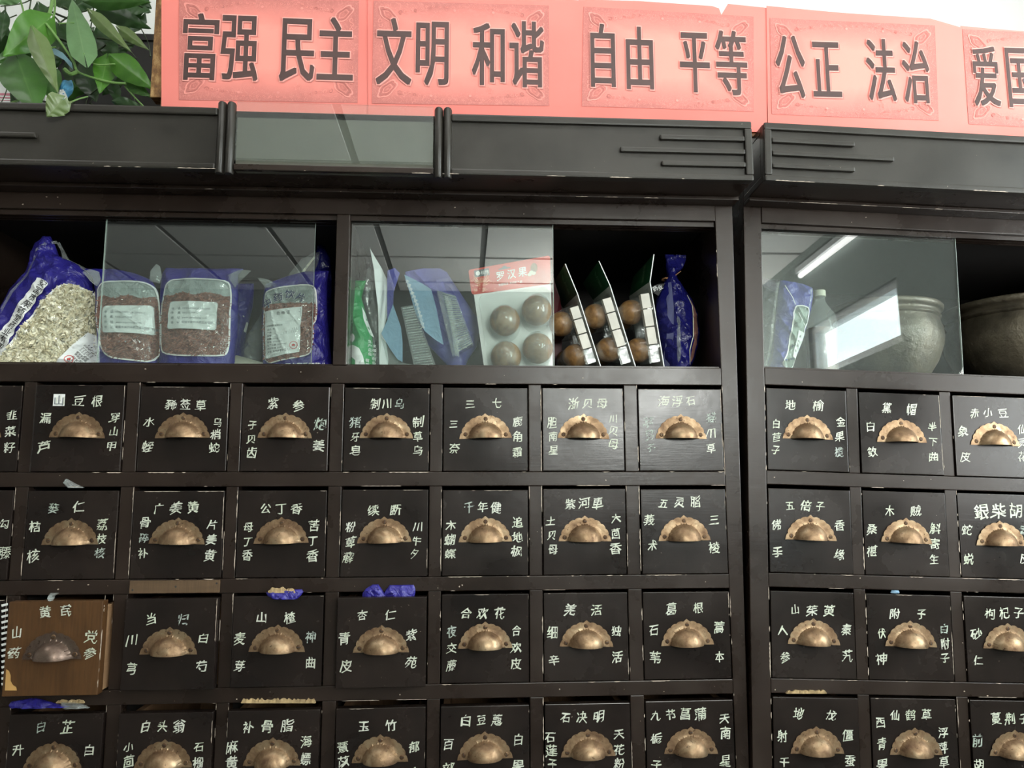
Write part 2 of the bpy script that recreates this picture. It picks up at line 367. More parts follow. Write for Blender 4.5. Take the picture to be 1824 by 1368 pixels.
# ------------------------------------------------------------------ glyphs (Blender's own font, turned into meshes)
GL = {}
def load_glyphs(chars, tag, offset, res=1):
    obs = []
    for ch in chars:
        cu = bpy.data.curves.new('glyph', 'FONT'); cu.body = ch; cu.size = 1.0; cu.offset = offset; cu.resolution_u = res
        o = bpy.data.objects.new('glyph', cu); C.objects.link(o); obs.append((ch, o, cu))
    dg = bpy.context.evaluated_depsgraph_get()
    for ch, o, cu in obs:
        me = bpy.data.meshes.new_from_object(o.evaluated_get(dg))
        vs = [(v.co.x, v.co.y) for v in me.vertices]; fs = [tuple(p.vertices) for p in me.polygons]
        wd = 1.0 if ord(ch) > 0x2000 else ((max([p[0] for p in vs]) + 0.06) if vs else 0.3)
        GL[(tag, ch)] = (vs, fs, wd)
        bpy.data.meshes.remove(me)
    for ch, o, cu in obs: bpy.data.objects.remove(o); bpy.data.curves.remove(cu)

BOLD = {'b': [(0, 0), (.02, 0), (-.02, 0), (0, .016), (0, -.016)], 'h': [(0, 0), (.016, .005), (-.012, -.008)],
        'w': [(.055 * math.cos(q * .785), .055 * math.sin(q * .785)) for q in range(8)] + [(.03, 0), (-.03, 0)]}
def put_glyph(mb, ch, tag, cx, cz, em, fy, rot=0.0, sx=1.0, shear=0.0, hand=0.0, seed=0, shift=None):
    if tag in BOLD and shift is None and not (tag == 'h' and len(GL[(tag, ch)][0]) > 85):
        for k, sh in enumerate(BOLD[tag]):
            g = (lambda X, Z, k=k: (fy(X, Z) if callable(fy) else fy) - 0.00004 * k)
            put_glyph(mb, ch, tag, cx, cz, em, g, rot, sx, shear, hand, seed, sh)
        return
    vs, fs, wd = GL[(tag, ch)]
    if shift: vs = [(x + shift[0], y + shift[1]) for x, y in vs]
    out = []; ca, sa = math.cos(rot), math.sin(rot)
    for x, y in vs:
        gx = (x - (wd / 2 if ord(ch) < 0x2000 else 0.5)); gy = y - 0.38
        if hand:
            nv = noise.noise_vector(Vector((gx * 2.1 + seed * 3.7, gy * 2.1, seed * 1.3))); nf = noise.noise_vector(Vector((gx * 9, gy * 9 + seed, 5.0)))
            gx += hand * (nv.x * 0.13 + nf.x * 0.035); gy += hand * (nv.y * 0.13 + nf.y * 0.035) + 0.06 * hand * gx
        gx = gx * sx + shear * gy
        X = cx + em * (gx * ca - gy * sa); Z = cz + em * (gx * sa + gy * ca)
        out.append((X, fy(X, Z) if callable(fy) else fy, Z))
    mb.add(out, fs)

def put_line(mb, text, tag, x, z, em, fy, rot=0.0, sx=1.0):
    ca, sa = math.cos(rot), math.sin(rot); q = 0
    for ch in text:
        if ch == ' ': q += 0.35 * sx; continue
        vs, fs, wd = GL[(tag, ch)]
        put_glyph(mb, ch, tag, x + em * (q + wd * sx / 2) * ca, z + em * (q + wd * sx / 2) * sa, em, fy, rot, sx); q += wd * sx
    return q * em

# ------------------------------------------------------------------ the room
def struct(name, mb, mats): 
    o = mb.build(name, mats); o['kind'] = 'structure'; return o
XL, XR, YF, YB = -3.2, 2.74, -4.35, 0.62
b = MB(); b.box(XL, XR, YF, YB, -Z0 - 0.1, -Z0); struct('floor', b, M_FLOOR)
# ceiling: 0.6 m tiles, each its own piece with a dark joint between
ceil = thing('ceiling', None, None, (0, 0, CEIL)); ceil['kind'] = 'structure'
b = MB(); b.box(XL, XR, YF, YB, CEIL + 0.004, CEIL + 0.1); b.build('ceiling_backing', M_GRID, ceil)
tile = None
x0 = 0.345 - 0.6 * 6
for i in range(11):
    for j in range(9):
        xa = x0 + 0.6 * i; yb = -2.89 + 0.6 * 6 - 0.6 * j
        a0, a1 = max(xa, XL), min(xa + 0.6, XR); c0, c1 = max(yb - 0.6, YF), min(yb, YB)
        if a1 - a0 < 0.05 or c1 - c0 < 0.05: continue
        full = abs(a1 - a0 - 0.6) < 1e-6 and abs(c1 - c0 - 0.6) < 1e-6
        lamp = (i in (6, 7, 4)) and abs(yb + 0.49) < 0.05  # tiles swapped for luminous panels, added to light banner and cabinet fronts
        if full and tile and not lamp:
            o = bpy.data.objects.new('ceiling_tile', tile.data); C.objects.link(o); o.parent = ceil; o.location = (xa, yb - 0.6, 0); continue
        b = MB()
        if full and not lamp:
            b.box(0.018, 0.582, 0.018, 0.582, CEIL - 0.006, CEIL + 0.006)
            tile = b.build('ceiling_tile', M_CEIL, ceil); tile.location = (xa, yb - 0.6, 0)
        else:
            if lamp: b.box(a0 + .018, a1 - .018, c0 + .018, c1 - .018, CEIL - 0.003, CEIL + 0.006); b.build('lamp_panel', M_FILL, ceil, 'flat white luminous ceiling lamp panel')
            else: b.box(a0 + .018, a1 - .018, c0 + .018, c1 - .018, CEIL - 0.006, CEIL + 0.006); b.build('ceiling_tile', M_CEIL, ceil)
b = MB(); b.box(XL, XR + 0.1, YB, YB + 0.1, -Z0, CEIL + 0.1); struct('wall_back', b, M_WALL)
b = MB(); b.box(XL - 0.1, XL, YF, YB, -Z0, CEIL + 0.1); struct('wall_left', b, M_WALL)
WF = (1.45, 2.62, 0.20, 1.08)  # front window opening, invented to throw light up onto the ceiling
b = MB(); b.box(XL, WF[0], YF - 0.1, YF, -Z0, CEIL + 0.1); b.box(WF[1], XR + 0.1, YF - 0.1, YF, -Z0, CEIL + 0.1)
b.box(WF[0], WF[1], YF - 0.1, YF, -Z0, WF[2]); b.box(WF[0], WF[1], YF - 0.1, YF, WF[3], CEIL + 0.1); struct('wall_front', b, M_WALLG)
t = thing('window_4', None, None, (WF[0], YF, WF[2])); t['kind'] = 'structure'; b = MB()
for q in (WF[0], (WF[0] + WF[1]) / 2 - 0.02, WF[1] - 0.04): b.box(q, q + 0.04, YF - 0.08, YF - 0.02, WF[2] + 0.04, WF[3] - 0.04)
for q in (WF[2], WF[3] - 0.04): b.box(WF[0], WF[1], YF - 0.08, YF - 0.02, q, q + 0.04)
b.build('window_frame', M_FRAME, t)
b = MB(); b.box(WF[0] + 0.04, WF[1] - 0.04, YF - 0.056, YF - 0.05, WF[2] + 0.04, WF[3] - 0.04); b.build('window_pane', M_GLASS, t)
# right wall with its window openings
WIN = [(-1.45, -0.25, -0.25, 1.05), (-2.98, -2.02, 0.56, 0.86), (-4.25, -3.70, -0.45, 0.75)]  # first opening is invented, added to bring light in near the cabinets
b = MB(); ys = YF
for (a, c, z0, z1) in sorted(WIN):
    b.box(XR, XR + 0.1, ys, a, -Z0, CEIL + 0.1); b.box(XR, XR + 0.1, a, c, -Z0, z0); b.box(XR, XR + 0.1, a, c, z1, CEIL + 0.1); ys = c
b.box(XR, XR + 0.1, ys, YB, -Z0, CEIL + 0.1); struct('wall_right', b, M_WALLG)
M_OUT = Mat('daylit_street_view'); M_OUT = M_OUT.m
for k, (a, c, z0, z1) in enumerate(WIN):
    t = thing('window_%d' % (k + 1), None, None, (XR, (a + c) / 2, z0)); t['kind'] = 'structure'
    b = MB()
    for q in (a, c - 0.04): b.box(XR + 0.02, XR + 0.08, q, q + 0.04, z0, z1)
    for q in (z0, z1 - 0.04): b.box(XR + 0.02, XR + 0.08, a + 0.04, c - 0.04, q, q + 0.04)
    b.build('window_frame', M_FRAME, t)
    b = MB(); b.box(XR + 0.05, XR + 0.056, a + 0.04, c - 0.04, z0 + 0.04, z1 - 0.04); b.build('window_pane', M_GLASS, t)
b = MB(); b.box(XR - 0.05, XR, YF, YB, CEIL - 0.05, CEIL - 0.006); struct('trim_1', b, M_WALLG)
t = thing('strip_lamp', 'slim fluorescent strip lamp high on the right wall, seen only reflected in the glass', 'lamp', (XR - 0.03, -2.55, 1.17))
b = MB(); b.box(XR - 0.05, XR - 0.001, -2.98, -2.12, 1.185, 1.215); b.build('lamp_housing', M_FRAME, t)
b = MB(); b.tube([(XR - 0.03, -2.96, 1.167), (XR - 0.03, -2.14, 1.167)], 0.0155, 10); b.build('lamp_tube', M_TUBE, t)

# ------------------------------------------------------------------ drawer pull (shared meshes)
def pull_meshes():
    N = 132; K = 14; R = 0.0408; RD = 0.0265
    vs = []; fs = []
    def edge(th):     # scalloped outline, a small point on top, straight lower edge
        e = 0.965 + 0.042 * abs(math.sin(th * 11.0)) ** 0.6; k_ = max(0.0, 1 - min(th, math.pi - th) / 0.26); e = e * (1 - k_) + 1.045 * k_
        pk = math.exp(-((th - math.pi / 2) / 0.055) ** 2) * 0.06
        rr = R * (e + pk); return rr * math.cos(th), 0.93 * rr * math.sin(th)
    def hy(x, z):
        r = math.hypot(x, z * 1.02) / RD
        if r < 1: return -0.0016 - 0.0200 * (1 - r ** 2.3) ** 0.62
        return -0.0016 - 0.0006 * max(0, 1 - (r - 1) * 8)
    rows = []
    for i in range(N + 1):
        th = math.pi * i / N; ex, ez = edge(th); row = []
        for k in range(K + 1):
            q = k / K; q = q ** 0.85
            x, z = ex * q, ez * q; row.append((x, hy(x, z), z))
        rows.append(row)
    nn = K + 1
    for row in rows: vs += row
    back = len(vs)
    for row in rows: vs += [(x * 0.985, min(-0.0004, y + 0.0011), z * 0.985 + 0.0) for x, y, z in row]
    for i in range(N):
        for k in range(K):
            a, c = i * nn + k, (i + 1) * nn + k
            fs.append((a, a + 1, c + 1, c)); fs.append((back + a, back + c, back + c + 1, back + a + 1))
        a, c = i * nn + K, (i + 1) * nn + K; fs.append((a, back + a, back + c, c))
    for k in range(K):
        fs.append((k, back + k, back + k + 1, k + 1)); q = N * nn; fs.append((q + k, q + k + 1, back + q + k + 1, back + q + k))
    mb = MB(); mb.add(vs, fs); pm = mb.mesh('cup_pull', M_BRASS, smooth=True); mb2 = MB(); mb2.add(vs, fs); pm2 = mb2.mesh('cup_pull_dark', M_BROWNMETAL, smooth=True)
    mb = MB()
    prof = [(0.0001, -0.0018), (0.0020, -0.0017), (0.0032, -0.0011), (0.0038, 0.0)]
    n = 14; v = []; f = []
    for r, y in prof:
        for k in range(n): q = 2 * math.pi * k / n; v.append((r * math.cos(q), y, r * math.sin(q)))
    for i in range(len(prof) - 1):
        for k in range(n): f.append((i * n + k, i * n + (k + 1) % n, (i + 1) * n + (k + 1) % n, (i + 1) * n + k))
    mb.add(v, f); mb.cur = 1; mb.box(-0.0028, 0.0028, -0.0021, -0.0015, -0.0004, 0.0004)
    sm = mb.mesh('pull_screw', [M_SCREW, M_BLACK])
    return pm, pm2, sm
PULL, PULL_D, SCREW = pull_meshes()

COLL = [(0.001, 0.141), (0.160, 0.299), (0.320, 0.461), (0.480, 0.620), (0.641, 0.780), (0.800, 0.940), (0.961, 1.098), (1.120, 1.263)]
COLR = [(0.000, 0.140), (0.159, 0.301), (0.320, 0.461), (0.481, 0.621), (0.641, 0.781), (0.801, 0.941), (0.961, 1.101), (1.121, 1.262)]
ROW = [(0.0, -0.1425), (-0.165, -0.307), (-0.329, -0.470), (-0.492, -0.634)]
INK_JOBS = []
def chips(mb, x0, z0, x1, z1, y, wd=0.0012, dens=0.5, side=1):
    """flakes of lost paint along an edge"""
    L = math.hypot(x1 - x0, z1 - z0); q = random.uniform(0, 0.02)
    dx, dz = (x1 - x0) / L, (z1 - z0) / L; nx, nz = -dz * side, dx * side
    while q < L:
        seg = min(random.choice((0.004, 0.008, 0.02, 0.045)) * random.uniform(0.6, 1.5), L - q)
        if random.random() < dens and seg > 0.002:
            n = max(2, int(seg / 0.003)); up = []; lo = []
            for k in range(n + 1):
                s = q + seg * k / n; ww = wd * random.uniform(0.35, 1.0) * (0.3 if k in (0, n) else 1)
                lo.append((x0 + dx * s, y, z0 + dz * s)); up.append((x0 + dx * s + nx * ww, y, z0 + dz * s + nz * ww))
            m = len(lo); mb.add(lo + up, [(i, i + 1, m + i + 1, m + i) for i in range(m - 1)])
        q += seg + random.uniform(0.002, 0.05) * (1.2 - dens)

def shear(o, off, cx, cz, a, b):
    for v in o.data.vertices: v.co.y += a * (v.co.x + off.x - cx) + b * (v.co.z + off.z - cz)
def drawer(cab, frame, x0, x1, zt, zb, label, texts, prot=0.002, brown=False, top_gap=0.006, tilt=0.0, dx=0.0):
    """texts: (string, u0, v0, u1, v1[, size[, faint]]) measured on the photograph, laid on this drawer's own front"""
    d = MB(); a, c = x0 + 0.0016 + dx, x1 - 0.0016 + dx; t, bz = zt - top_gap, zb + 0.0012
    d.box(a, c, -prot, -prot + 0.017, bz, t, 0.0011)
    mat = M_BRW if brown else M_DRW
    o = d.build('drawer', mat, cab, label); ta, tb = (0, 0) if brown else (random.uniform(-0.011, 0.011), random.uniform(-0.010, 0.012)); shear(o, LOC[cab.name], (x0 + x1) / 2, (zt + zb) / 2, ta, tb)
    s = MB(); y1 = 0.34
    s.box(a + 0.003, a + 0.013, -prot + 0.0172, y1, bz + 0.002, t - 0.010); s.box(c - 0.013, c - 0.003, -prot + 0.0172, y1, bz + 0.002, t - 0.010)
    s.box(a + 0.0132, c - 0.0132, y1 - 0.01, y1, bz + 0.002, t - 0.010); s.box(a + 0.0132, c - 0.0132, -prot + 0.0172, y1 - 0.0102, bz + 0.002, bz + 0.010)
    s.build('drawer_box', M_RAW, o)
    cx = (x0 + x1) / 2 + dx; h = zt - zb; base = zt - h * 0.622
    off = LOC[cab.name]
    p = bpy.data.objects.new('cup_pull', PULL_D if brown else PULL); C.objects.link(p); p.parent = o; p.location = Vector((cx, -prot - 0.0003, base)) - off
    p.rotation_euler = (0, random.uniform(-0.025, 0.025), 0)
    if brown: p['label'] = 'browned dark metal cup pull'
    for sx, sz in ((0, 0.0318), (-0.0327, 0.0064), (0.0327, 0.0064)):
        q = bpy.data.objects.new('screw', SCREW); C.objects.link(q); q.parent = o
        q.location = Vector((cx + sx, -prot - 0.0018, base + sz)) - off; q.rotation_euler = (0, random.uniform(0, 3.1), 0); q.scale = (0.95, 0.55, 0.95)
    e = MB(); chips(e, c - 0.0004, bz, c - 0.0004, t, 0, 0.0010, 0.32); chips(e, a, t - 0.0006, c, t - 0.0006, 0, 0.0008, 0.22, -1)
    if e.v and not brown:
        for q in e.v: q.y = -prot - 0.0004 + ta * (q.x - (x0 + x1) / 2) + tb * (q.z - (zt + zb) / 2)
        e.build('worn_edge', M_CHIP, o, kind='stuff')
    INK_JOBS.append((o, frame, texts, prot, (x0 + x1) / 2, (zt + zb) / 2, ta, tb))
    return o

# writing on the drawers: top line, left column, right column
DL = {
 (0, 0): [("韭菜籽", 22, 740, 16, 797)],
 (1, 0): [("山豆根", 108, 713, 172, 714), ("漏芦", 82, 745, 79, 797), ("穿山甲", 206, 744, 199, 794)],
 (2, 0): [("豨莶草", 305, 720, 358, 722), ("水蛭", 266, 751, 262, 796), ("乌梢蛇", 387, 752, 382, 797)],
 (3, 0): [("紫参", 486, 719, 531, 723), ("子贝齿", 449, 757, 448, 806), ("炮姜", 571, 755, 567, 794)],
 (4, 0): [("制川乌", 669, 719, 711, 719), ("猪牙皂", 632, 753, 633, 803), ("制草乌", 745, 752, 745, 802)],
 (5, 0): [("三七", 838, 720, 885, 718), ("三奈", 807, 755, 808, 799), ("鹿角霜", 922, 751, 922, 805)],
 (6, 0): [("浙贝母", 1022, 719, 1072, 719), ("胆南星", 984, 753, 986, 801), ("川贝母", 1092, 745, 1092, 790)],
 (7, 0): [("海浮石", 1182, 714, 1231, 714), ("葶苈子", 1156, 752, 1159, 798, 1, 1), ("猫爪草", 1267, 744, 1267, 798)],
 (0, 1): [("勾藤", 8, 934, 9, 984)],
 (1, 1): [("蒌仁", 96, 905, 141, 903), ("桔核", 62, 939, 60, 989), ("荔枝核", 183, 934, 178, 986)],
 (2, 1): [("广姜黄", 284, 905, 343, 903), ("骨碎补", 259, 930, 254, 986), ("片姜黄", 379, 934, 375, 989)],
 (3, 1): [("公丁香", 473, 905, 528, 906), ("母丁香", 442, 939, 441, 990), ("苦丁香", 560, 936, 556, 989)],
 (4, 1): [("续断", 665, 909, 704, 909), ("粉萆薢", 625, 939, 621, 993), ("川牛夕", 744, 938, 740, 986)],
 (5, 1): [("千年健", 836, 903, 883, 905), ("木蝴蝶", 803, 936, 802, 986), ("追地枫", 922, 930, 920, 982)],
 (6, 1): [("紫河車", 1015, 898, 1065, 896), ("土贝母", 981, 928, 985, 978), ("大茴香", 1097, 923, 1097, 977)],
 (7, 1): [("五灵脂", 1182, 896, 1239, 893), ("莪术", 1156, 926, 1161, 973), ("三棱", 1272, 927, 1273, 975)],
 (0, 2): [],
 (1, 2): [("黄芪", 80, 1090, 118, 1088), ("山药", 30, 1126, 26, 1163), ("党参", 163, 1134, 160, 1163)],
 (2, 2): [("当归", 270, 1103, 326, 1103), ("川芎", 235, 1140, 234, 1190), ("白芍", 362, 1137, 360, 1187)],
 (3, 2): [("山楂", 466, 1100, 517, 1100), ("麦芽", 428, 1137, 428, 1187), ("神曲", 553, 1134, 553, 1180)],
 (4, 2): [("杏仁", 645, 1096, 696, 1095), ("青皮", 614, 1137, 616, 1186), ("紫苑", 733, 1132, 733, 1179)],
 (5, 2): [("合欢花", 831, 1093, 890, 1091), ("夜交藤", 804, 1126, 804, 1184), ("合欢皮", 920, 1124, 920, 1182)],
 (6, 2): [("羌活", 1015, 1086, 1063, 1086), ("细辛", 985, 1126, 986, 1175), ("独活", 1098, 1124, 1098, 1170)],
 (7, 2): [("葛根", 1195, 1084, 1243, 1082), ("石苇", 1164, 1122, 1167, 1171), ("蒿本", 1281, 1117, 1282, 1169)],
 (0, 3): [],
 (1, 3): [("白芷", 72, 1295, 120, 1295), ("升麻", 32, 1336, 30, 1386), ("白及", 159, 1336, 157, 1386)],
 (2, 3): [("白头翁", 260, 1293, 320, 1293), ("小茴香", 229, 1331, 229, 1382), ("石榴皮", 355, 1330, 351, 1388)],
 (3, 3): [("补骨脂", 442, 1296, 511, 1292), ("麻黄", 413, 1331, 413, 1359), ("海螵蛸", 545, 1320, 543, 1383)],
 (4, 3): [("玉竹", 648, 1293, 696, 1292), ("薏苡仁", 611, 1331, 614, 1383), ("郁金", 738, 1331, 738, 1378)],
 (5, 3): [("白豆蔻", 829, 1283, 886, 1282), ("百部", 799, 1324, 799, 1370), ("白果", 923, 1318, 923, 1363)],
 (6, 3): [("石决明", 1007, 1278, 1067, 1275), ("石莲子", 981, 1313, 984, 1362), ("天花粉", 1102, 1308, 1103, 1362)],
 (7, 3): [("九节菖蒲", 1168, 1274, 1248, 1271), ("栀子", 1169, 1315, 1169, 1362), ("天南", 1290, 1279, 1292, 1305), ("星", 1293, 1355, 1293, 1355)],
}
DR = {
 (0, 0): [("地榆", 1407, 722, 1458, 722), ("白苣子", 1383, 755, 1382, 802), ("金果榄", 1497, 751, 1494, 805)],
 (1, 0): [("黛帽", 1580, 726, 1623, 730), ("白敛", 1551, 759, 1553, 805), ("半下曲", 1661, 760, 1662, 813)],
 (2, 0): [("赤小豆", 1735, 735, 1787, 736), ("象皮", 1715, 769, 1719, 813), ("仙灵花", 1820, 765, 1821, 813)],
 (0, 1): [("五倍子", 1408, 901, 1462, 901), ("佛手", 1383, 935, 1385, 984), ("香缘", 1495, 936, 1495, 988)],
 (1, 1): [("木贼", 1585, 910, 1631, 911), ("桑椹", 1553, 942, 1553, 982), ("斛寄生", 1665, 942, 1664, 996)],
 (2, 1): [("銀柴胡", 1748, 910, 1809, 910, 1.35), ("蛇蜕", 1722, 944, 1724, 996), ("青皮", 1824, 945, 1826, 995)],
 (0, 2): [("山茱萸", 1416, 1086, 1477, 1088), ("人参", 1394, 1122, 1397, 1171), ("秦艽", 1508, 1121, 1510, 1168)],
 (1, 2): [("附子", 1594, 1093, 1641, 1093), ("伏神", 1570, 1128, 1571, 1174), ("白附子", 1682, 1121, 1683, 1171)],
 (2, 2): [("枸杞子", 1764, 1092, 1814, 1092), ("砂仁", 1740, 1129, 1743, 1176), ("豆蔻", 1846, 1125, 1848, 1175)],
 (0, 3): [("地龙", 1423, 1272, 1480, 1274), ("射干", 1394, 1312, 1397, 1358), ("僵蚕", 1511, 1309, 1514, 1355)],
 (1, 3): [("仙鹤草", 1595, 1274, 1651, 1274), ("西青果", 1568, 1287, 1571, 1361), ("浮萍草", 1680, 1305, 1682, 1358)],
 (2, 3): [("蔓荆子", 1774, 1280, 1823, 1279), ("前胡", 1741, 1318, 1744, 1361)],
}
hand_chars = sorted({ch for D in (DL, DR) for v in D.values() for t in v for ch in t[0]})
load_glyphs(hand_chars, 'h', 0.0, 1)

def cabinet(frame, cols, loc, label, name='medicine_cabinet'):
    cab = thing(name, label, 'cabinet', loc, frame)
    XA, XB = -0.031, 1.295; D = 0.45
    def part(nm, boxes, mat=M_LAC, bev=0.0012, lab=None):
        b = MB()
        for q in boxes: b.box(*q, bev)
        return b.build(nm, mat, cab, lab)
    # sides, back, floor and roof boards
    part('side_panel', [(XA, 0.0, 0.0, D, -0.659, 0.416)]); sp_ = part('side_panel', [(XB - 0.032, XB, 0.0, D, -0.659, 0.416)])
    lowp = [part('plinth_side', [(XA, 0.0, 0.0, D, -Z0, -0.6592)]), part('plinth_side', [(XB - 0.032, XB, 0.0, D, -Z0, -0.6592)])]
    part('back_panel', [(0, 1.263, D - 0.01, D, -0.659, 0.416)], M_INT)
    part('roof_board', [(0.0002, 1.2628, 0.0, D - 0.0102, 0.40, 0.416)])
    part('shelf_ceiling', [(0.0002, 1.2628, 0.028, D - 0.0102, 0.292, 0.304)], M_INT)
    part('shelf_board', [(0.0002, 1.2628, 0.026, D - 0.0102, 0.014, 0.030)], M_INT)
    # front rails (full width) and short stiles between them
    part('top_rail', [(0.0002, 1.2628, -0.0012, 0.026, 0.2845, 0.318)])
    part('shelf_rail', [(0.0002, 1.2628, 0.0, 0.0255, 0.0004, 0.0295)])
    for r in range(4):
        zt = ROW[r][1]; zb = ROW[r + 1][0] if r < 3 else ROW[3][1] - 0.024
        part('rail', [(0.0002, 1.2628, random.uniform(-0.0006, 0.0003), 0.024, zb, zt)])
    lowp.append(part('lower_front_board', [(0.0002, 1.2628, 0.003, 0.024, -Z0 + 0.002, ROW[3][1] - 0.0252)]))
    for o_ in lowp + ([sp_] if frame is FL else []):
        for v_ in o_.data.vertices:
            zz = v_.co.z - Z0; xx = v_.co.x + 0.63
            if frame is FR and zz < -0.7: v_.co.x += 0.034
            if frame is FL and zz < -0.6 and xx > 1.27: v_.co.x -= 0.012
    for r in range(4):
        for k in range(7):
            part('stile', [(cols[k][1], cols[k + 1][0], random.uniform(0.0003, 0.0012), 0.022, ROW[r][1] + 0.0002, (ROW[r][0] if r else 0.0) - 0.0002)])
    # the boards between drawer bays, inside
    b = MB()
    for k in range(7): b.box((cols[k][1] + cols[k + 1][0]) / 2 - 0.005, (cols[k][1] + cols[k + 1][0]) / 2 + 0.005, 0.025, D - 0.011, -0.66, 0.013)
    b.build('bay_divider', M_INT, cab)
    dvx = 0.0 if frame is FL else 0.16
    part('compartment_divider', [(0.6215 + dvx, 0.6435 + dvx, 0.0, D - 0.0102, 0.0302, 0.2843)])
    # runners in which the glass slides
    for xa, xb in ((0.0004, 0.6210 + dvx), (0.6440 + dvx, 1.2624)):
        part('glass_runner', [(xa, xb, 0.006, 0.010, 0.2762, 0.2843), (xa, xb, 0.0185, 0.0225, 0.2762, 0.2843), (xa, xb, 0.031, 0.035, 0.2762, 0.2843)], M_LAC, 0.0)
        part('glass_runner', [(xa, xb, 0.006, 0.009, 0.0302, 0.0325), (xa, xb, 0.0325, 0.035, 0.0302, 0.0325)], M_LAC, 0.0)
    # cornice: deep underside, two facing boards with beads, and a glass middle
    F = -0.0985
    part('cornice_underside', [(XA, XB, F + 0.006, 0.0, 0.3182, 0.330)])
    part('cornice_top', [(XA, XB, F + 0.006, -0.0002, 0.404, 0.416)])
    part('cornice_ledge', [(XA, XB, -0.030, -0.0014, 0.3115, 0.3180)])
    for s in (0, 1):
        fx = (lambda x: x) if s else (lambda x: XA + XB - x)
        part('cornice_board', [(fx(0.812), fx(XB), F + 0.0025, F + 0.0155, 0.318, 0.415)], M_COR)
        part('cornice_bead', [(fx(0.812), fx(XB - 0.0002), F - 0.0035, F + 0.0025, 0.4045, 0.4165)], M_COR, 0.0028)
        part('cornice_bead', [(fx(0.812), fx(XB - 0.0002), F - 0.0035, F + 0.0025, 0.3165, 0.3265)], M_COR, 0.0028)
        part('cornice_bead', [(fx(1.2825), fx(XB), F - 0.0040, F + 0.0025, 0.3265, 0.4045)], M_COR, 0.0028)
        for xa, zc in ((1.1445, 0.3865), (1.0800, 0.3645), (1.1460, 0.3430)):
            part('carved_bar', [(fx(xa), fx(1.2824), F - 0.0045, F + 0.0024, zc - 0.0042, zc + 0.0042)], M_COR, 0.0026)
        for xa in (0.7925, 0.8065):
            b = MB(); x = fx(xa); vs = []; n = 12
            for z, r in ((0.311, 0.0060), (0.313, 0.0069), (0.424, 0.0069), (0.4265, 0.0058)):
                for k in range(n + 1):
                    q = math.pi * k / n; vs.append((x + r * math.cos(q), F + 0.0045 - r * 1.5 * math.sin(q), z))
            fs = []
            for i in range(3):
                for k in range(n): fs.append((i * (n + 1) + k, i * (n + 1) + k + 1, (i + 1) * (n + 1) + k + 1, (i + 1) * (n + 1) + k))
                fs.append((i * (n + 1) + n, i * (n + 1), (i + 1) * (n + 1), (i + 1) * (n + 1) + n))
            fs.append(tuple(range(n + 1))[::-1]); fs.append(tuple(3 * (n + 1) + k for k in range(n + 1)))
            b.add(vs, fs); b.build('half_round_column', M_COR, cab, smooth=True)
        part('cornice_end', [(fx(XB - 0.012), fx(XB - 0.0003), F + 0.0157, -0.0003, 0.3302, 0.4038)], M_LAC)
    cl, cr = XA + XB - 0.7845, 0.7845
    part('recessed_panel', [(cl, cr, F + 0.006, F + 0.016, 0.318, 0.4155)], M_REC)
    part('recessed_sill', [(cl, cr, F - 0.002, F + 0.0058, 0.317, 0.3265)], M_LAC)
    g = MB(); g.box(cl + 0.0006, cr - 0.0006, F - 0.0005, F + 0.0035, 0.3330, 0.4285); g.build('cornice_glass', M_GLASS, cab, 'narrow greenish glass strip')
    # flaked paint
    mb = MB()
    for r in range(4):
        for k in range(8):
            a, c = cols[k]; zt, zb = ROW[r]
            chips(mb, a, zb, a, zt, -0.0009, 0.0016, 0.38 if (k + r) % 3 else 0.75)
            chips(mb, c, zb, c, zt, -0.0009, 0.0010, 0.22, -1)
            chips(mb, a, zb, c, zb, -0.0012, 0.0014, 0.42, -1)
            chips(mb, a, zt, c, zt, -0.0012, 0.0009, 0.22, 1)
    chips(mb, XA, 0.3118, XB, 0.3118, -0.0303, 0.0012, 0.3); chips(mb, XA, 0.3165, XB, 0.3165, F - 0.0038, 0.0012, 0.35)
    chips(mb, XB - 0.032, -0.60, XB - 0.032, 0.28, -0.0009, 0.0009, 0.15)
    chips(mb, 0.6215 + dvx, 0.03, 0.6215 + dvx, 0.2843, -0.0009, 0.0006, 0.1)
    for _ in range(60):   # nicks
        x = random.uniform(0, 1.28); z = random.choice([-0.154, -0.318, -0.481, 0.015, 0.30, -0.236, -0.40]) + random.uniform(-0.01, 0.01)
        kk = [c for c in cols if c[0] - 0.003 < x < c[1] + 0.003]
        if kk and z in (): continue
        s = random.uniform(0.0004, 0.0014); 
        inside = any(c[0] < x < c[1] for c in cols) and any(b_ < z < t_ for t_, b_ in ROW)
        if inside: continue
        mb.add([(x + s * math.cos(q) * random.uniform(0.6, 1.6), -0.0016, z + s * math.sin(q) * random.uniform(0.5, 1.2)) for q in (0, 1.2, 2.5, 3.7, 5.0)], [(0, 1, 2, 3, 4)])
    mb.build('flaked_paint_edges', M_CHIP, cab, 'pale flakes where the paint has chipped', kind='stuff')
    return cab

CABL = cabinet(FL, COLL, (0.63, 0.0, -Z0), 'large black lacquered herb cabinet on the left, seven full drawer columns in view', 'medicine_cabinet')
CABR = cabinet(FR, COLR, (0.63, 0.0, -Z0), 'second black lacquered herb cabinet cut off by the right edge of the photo')

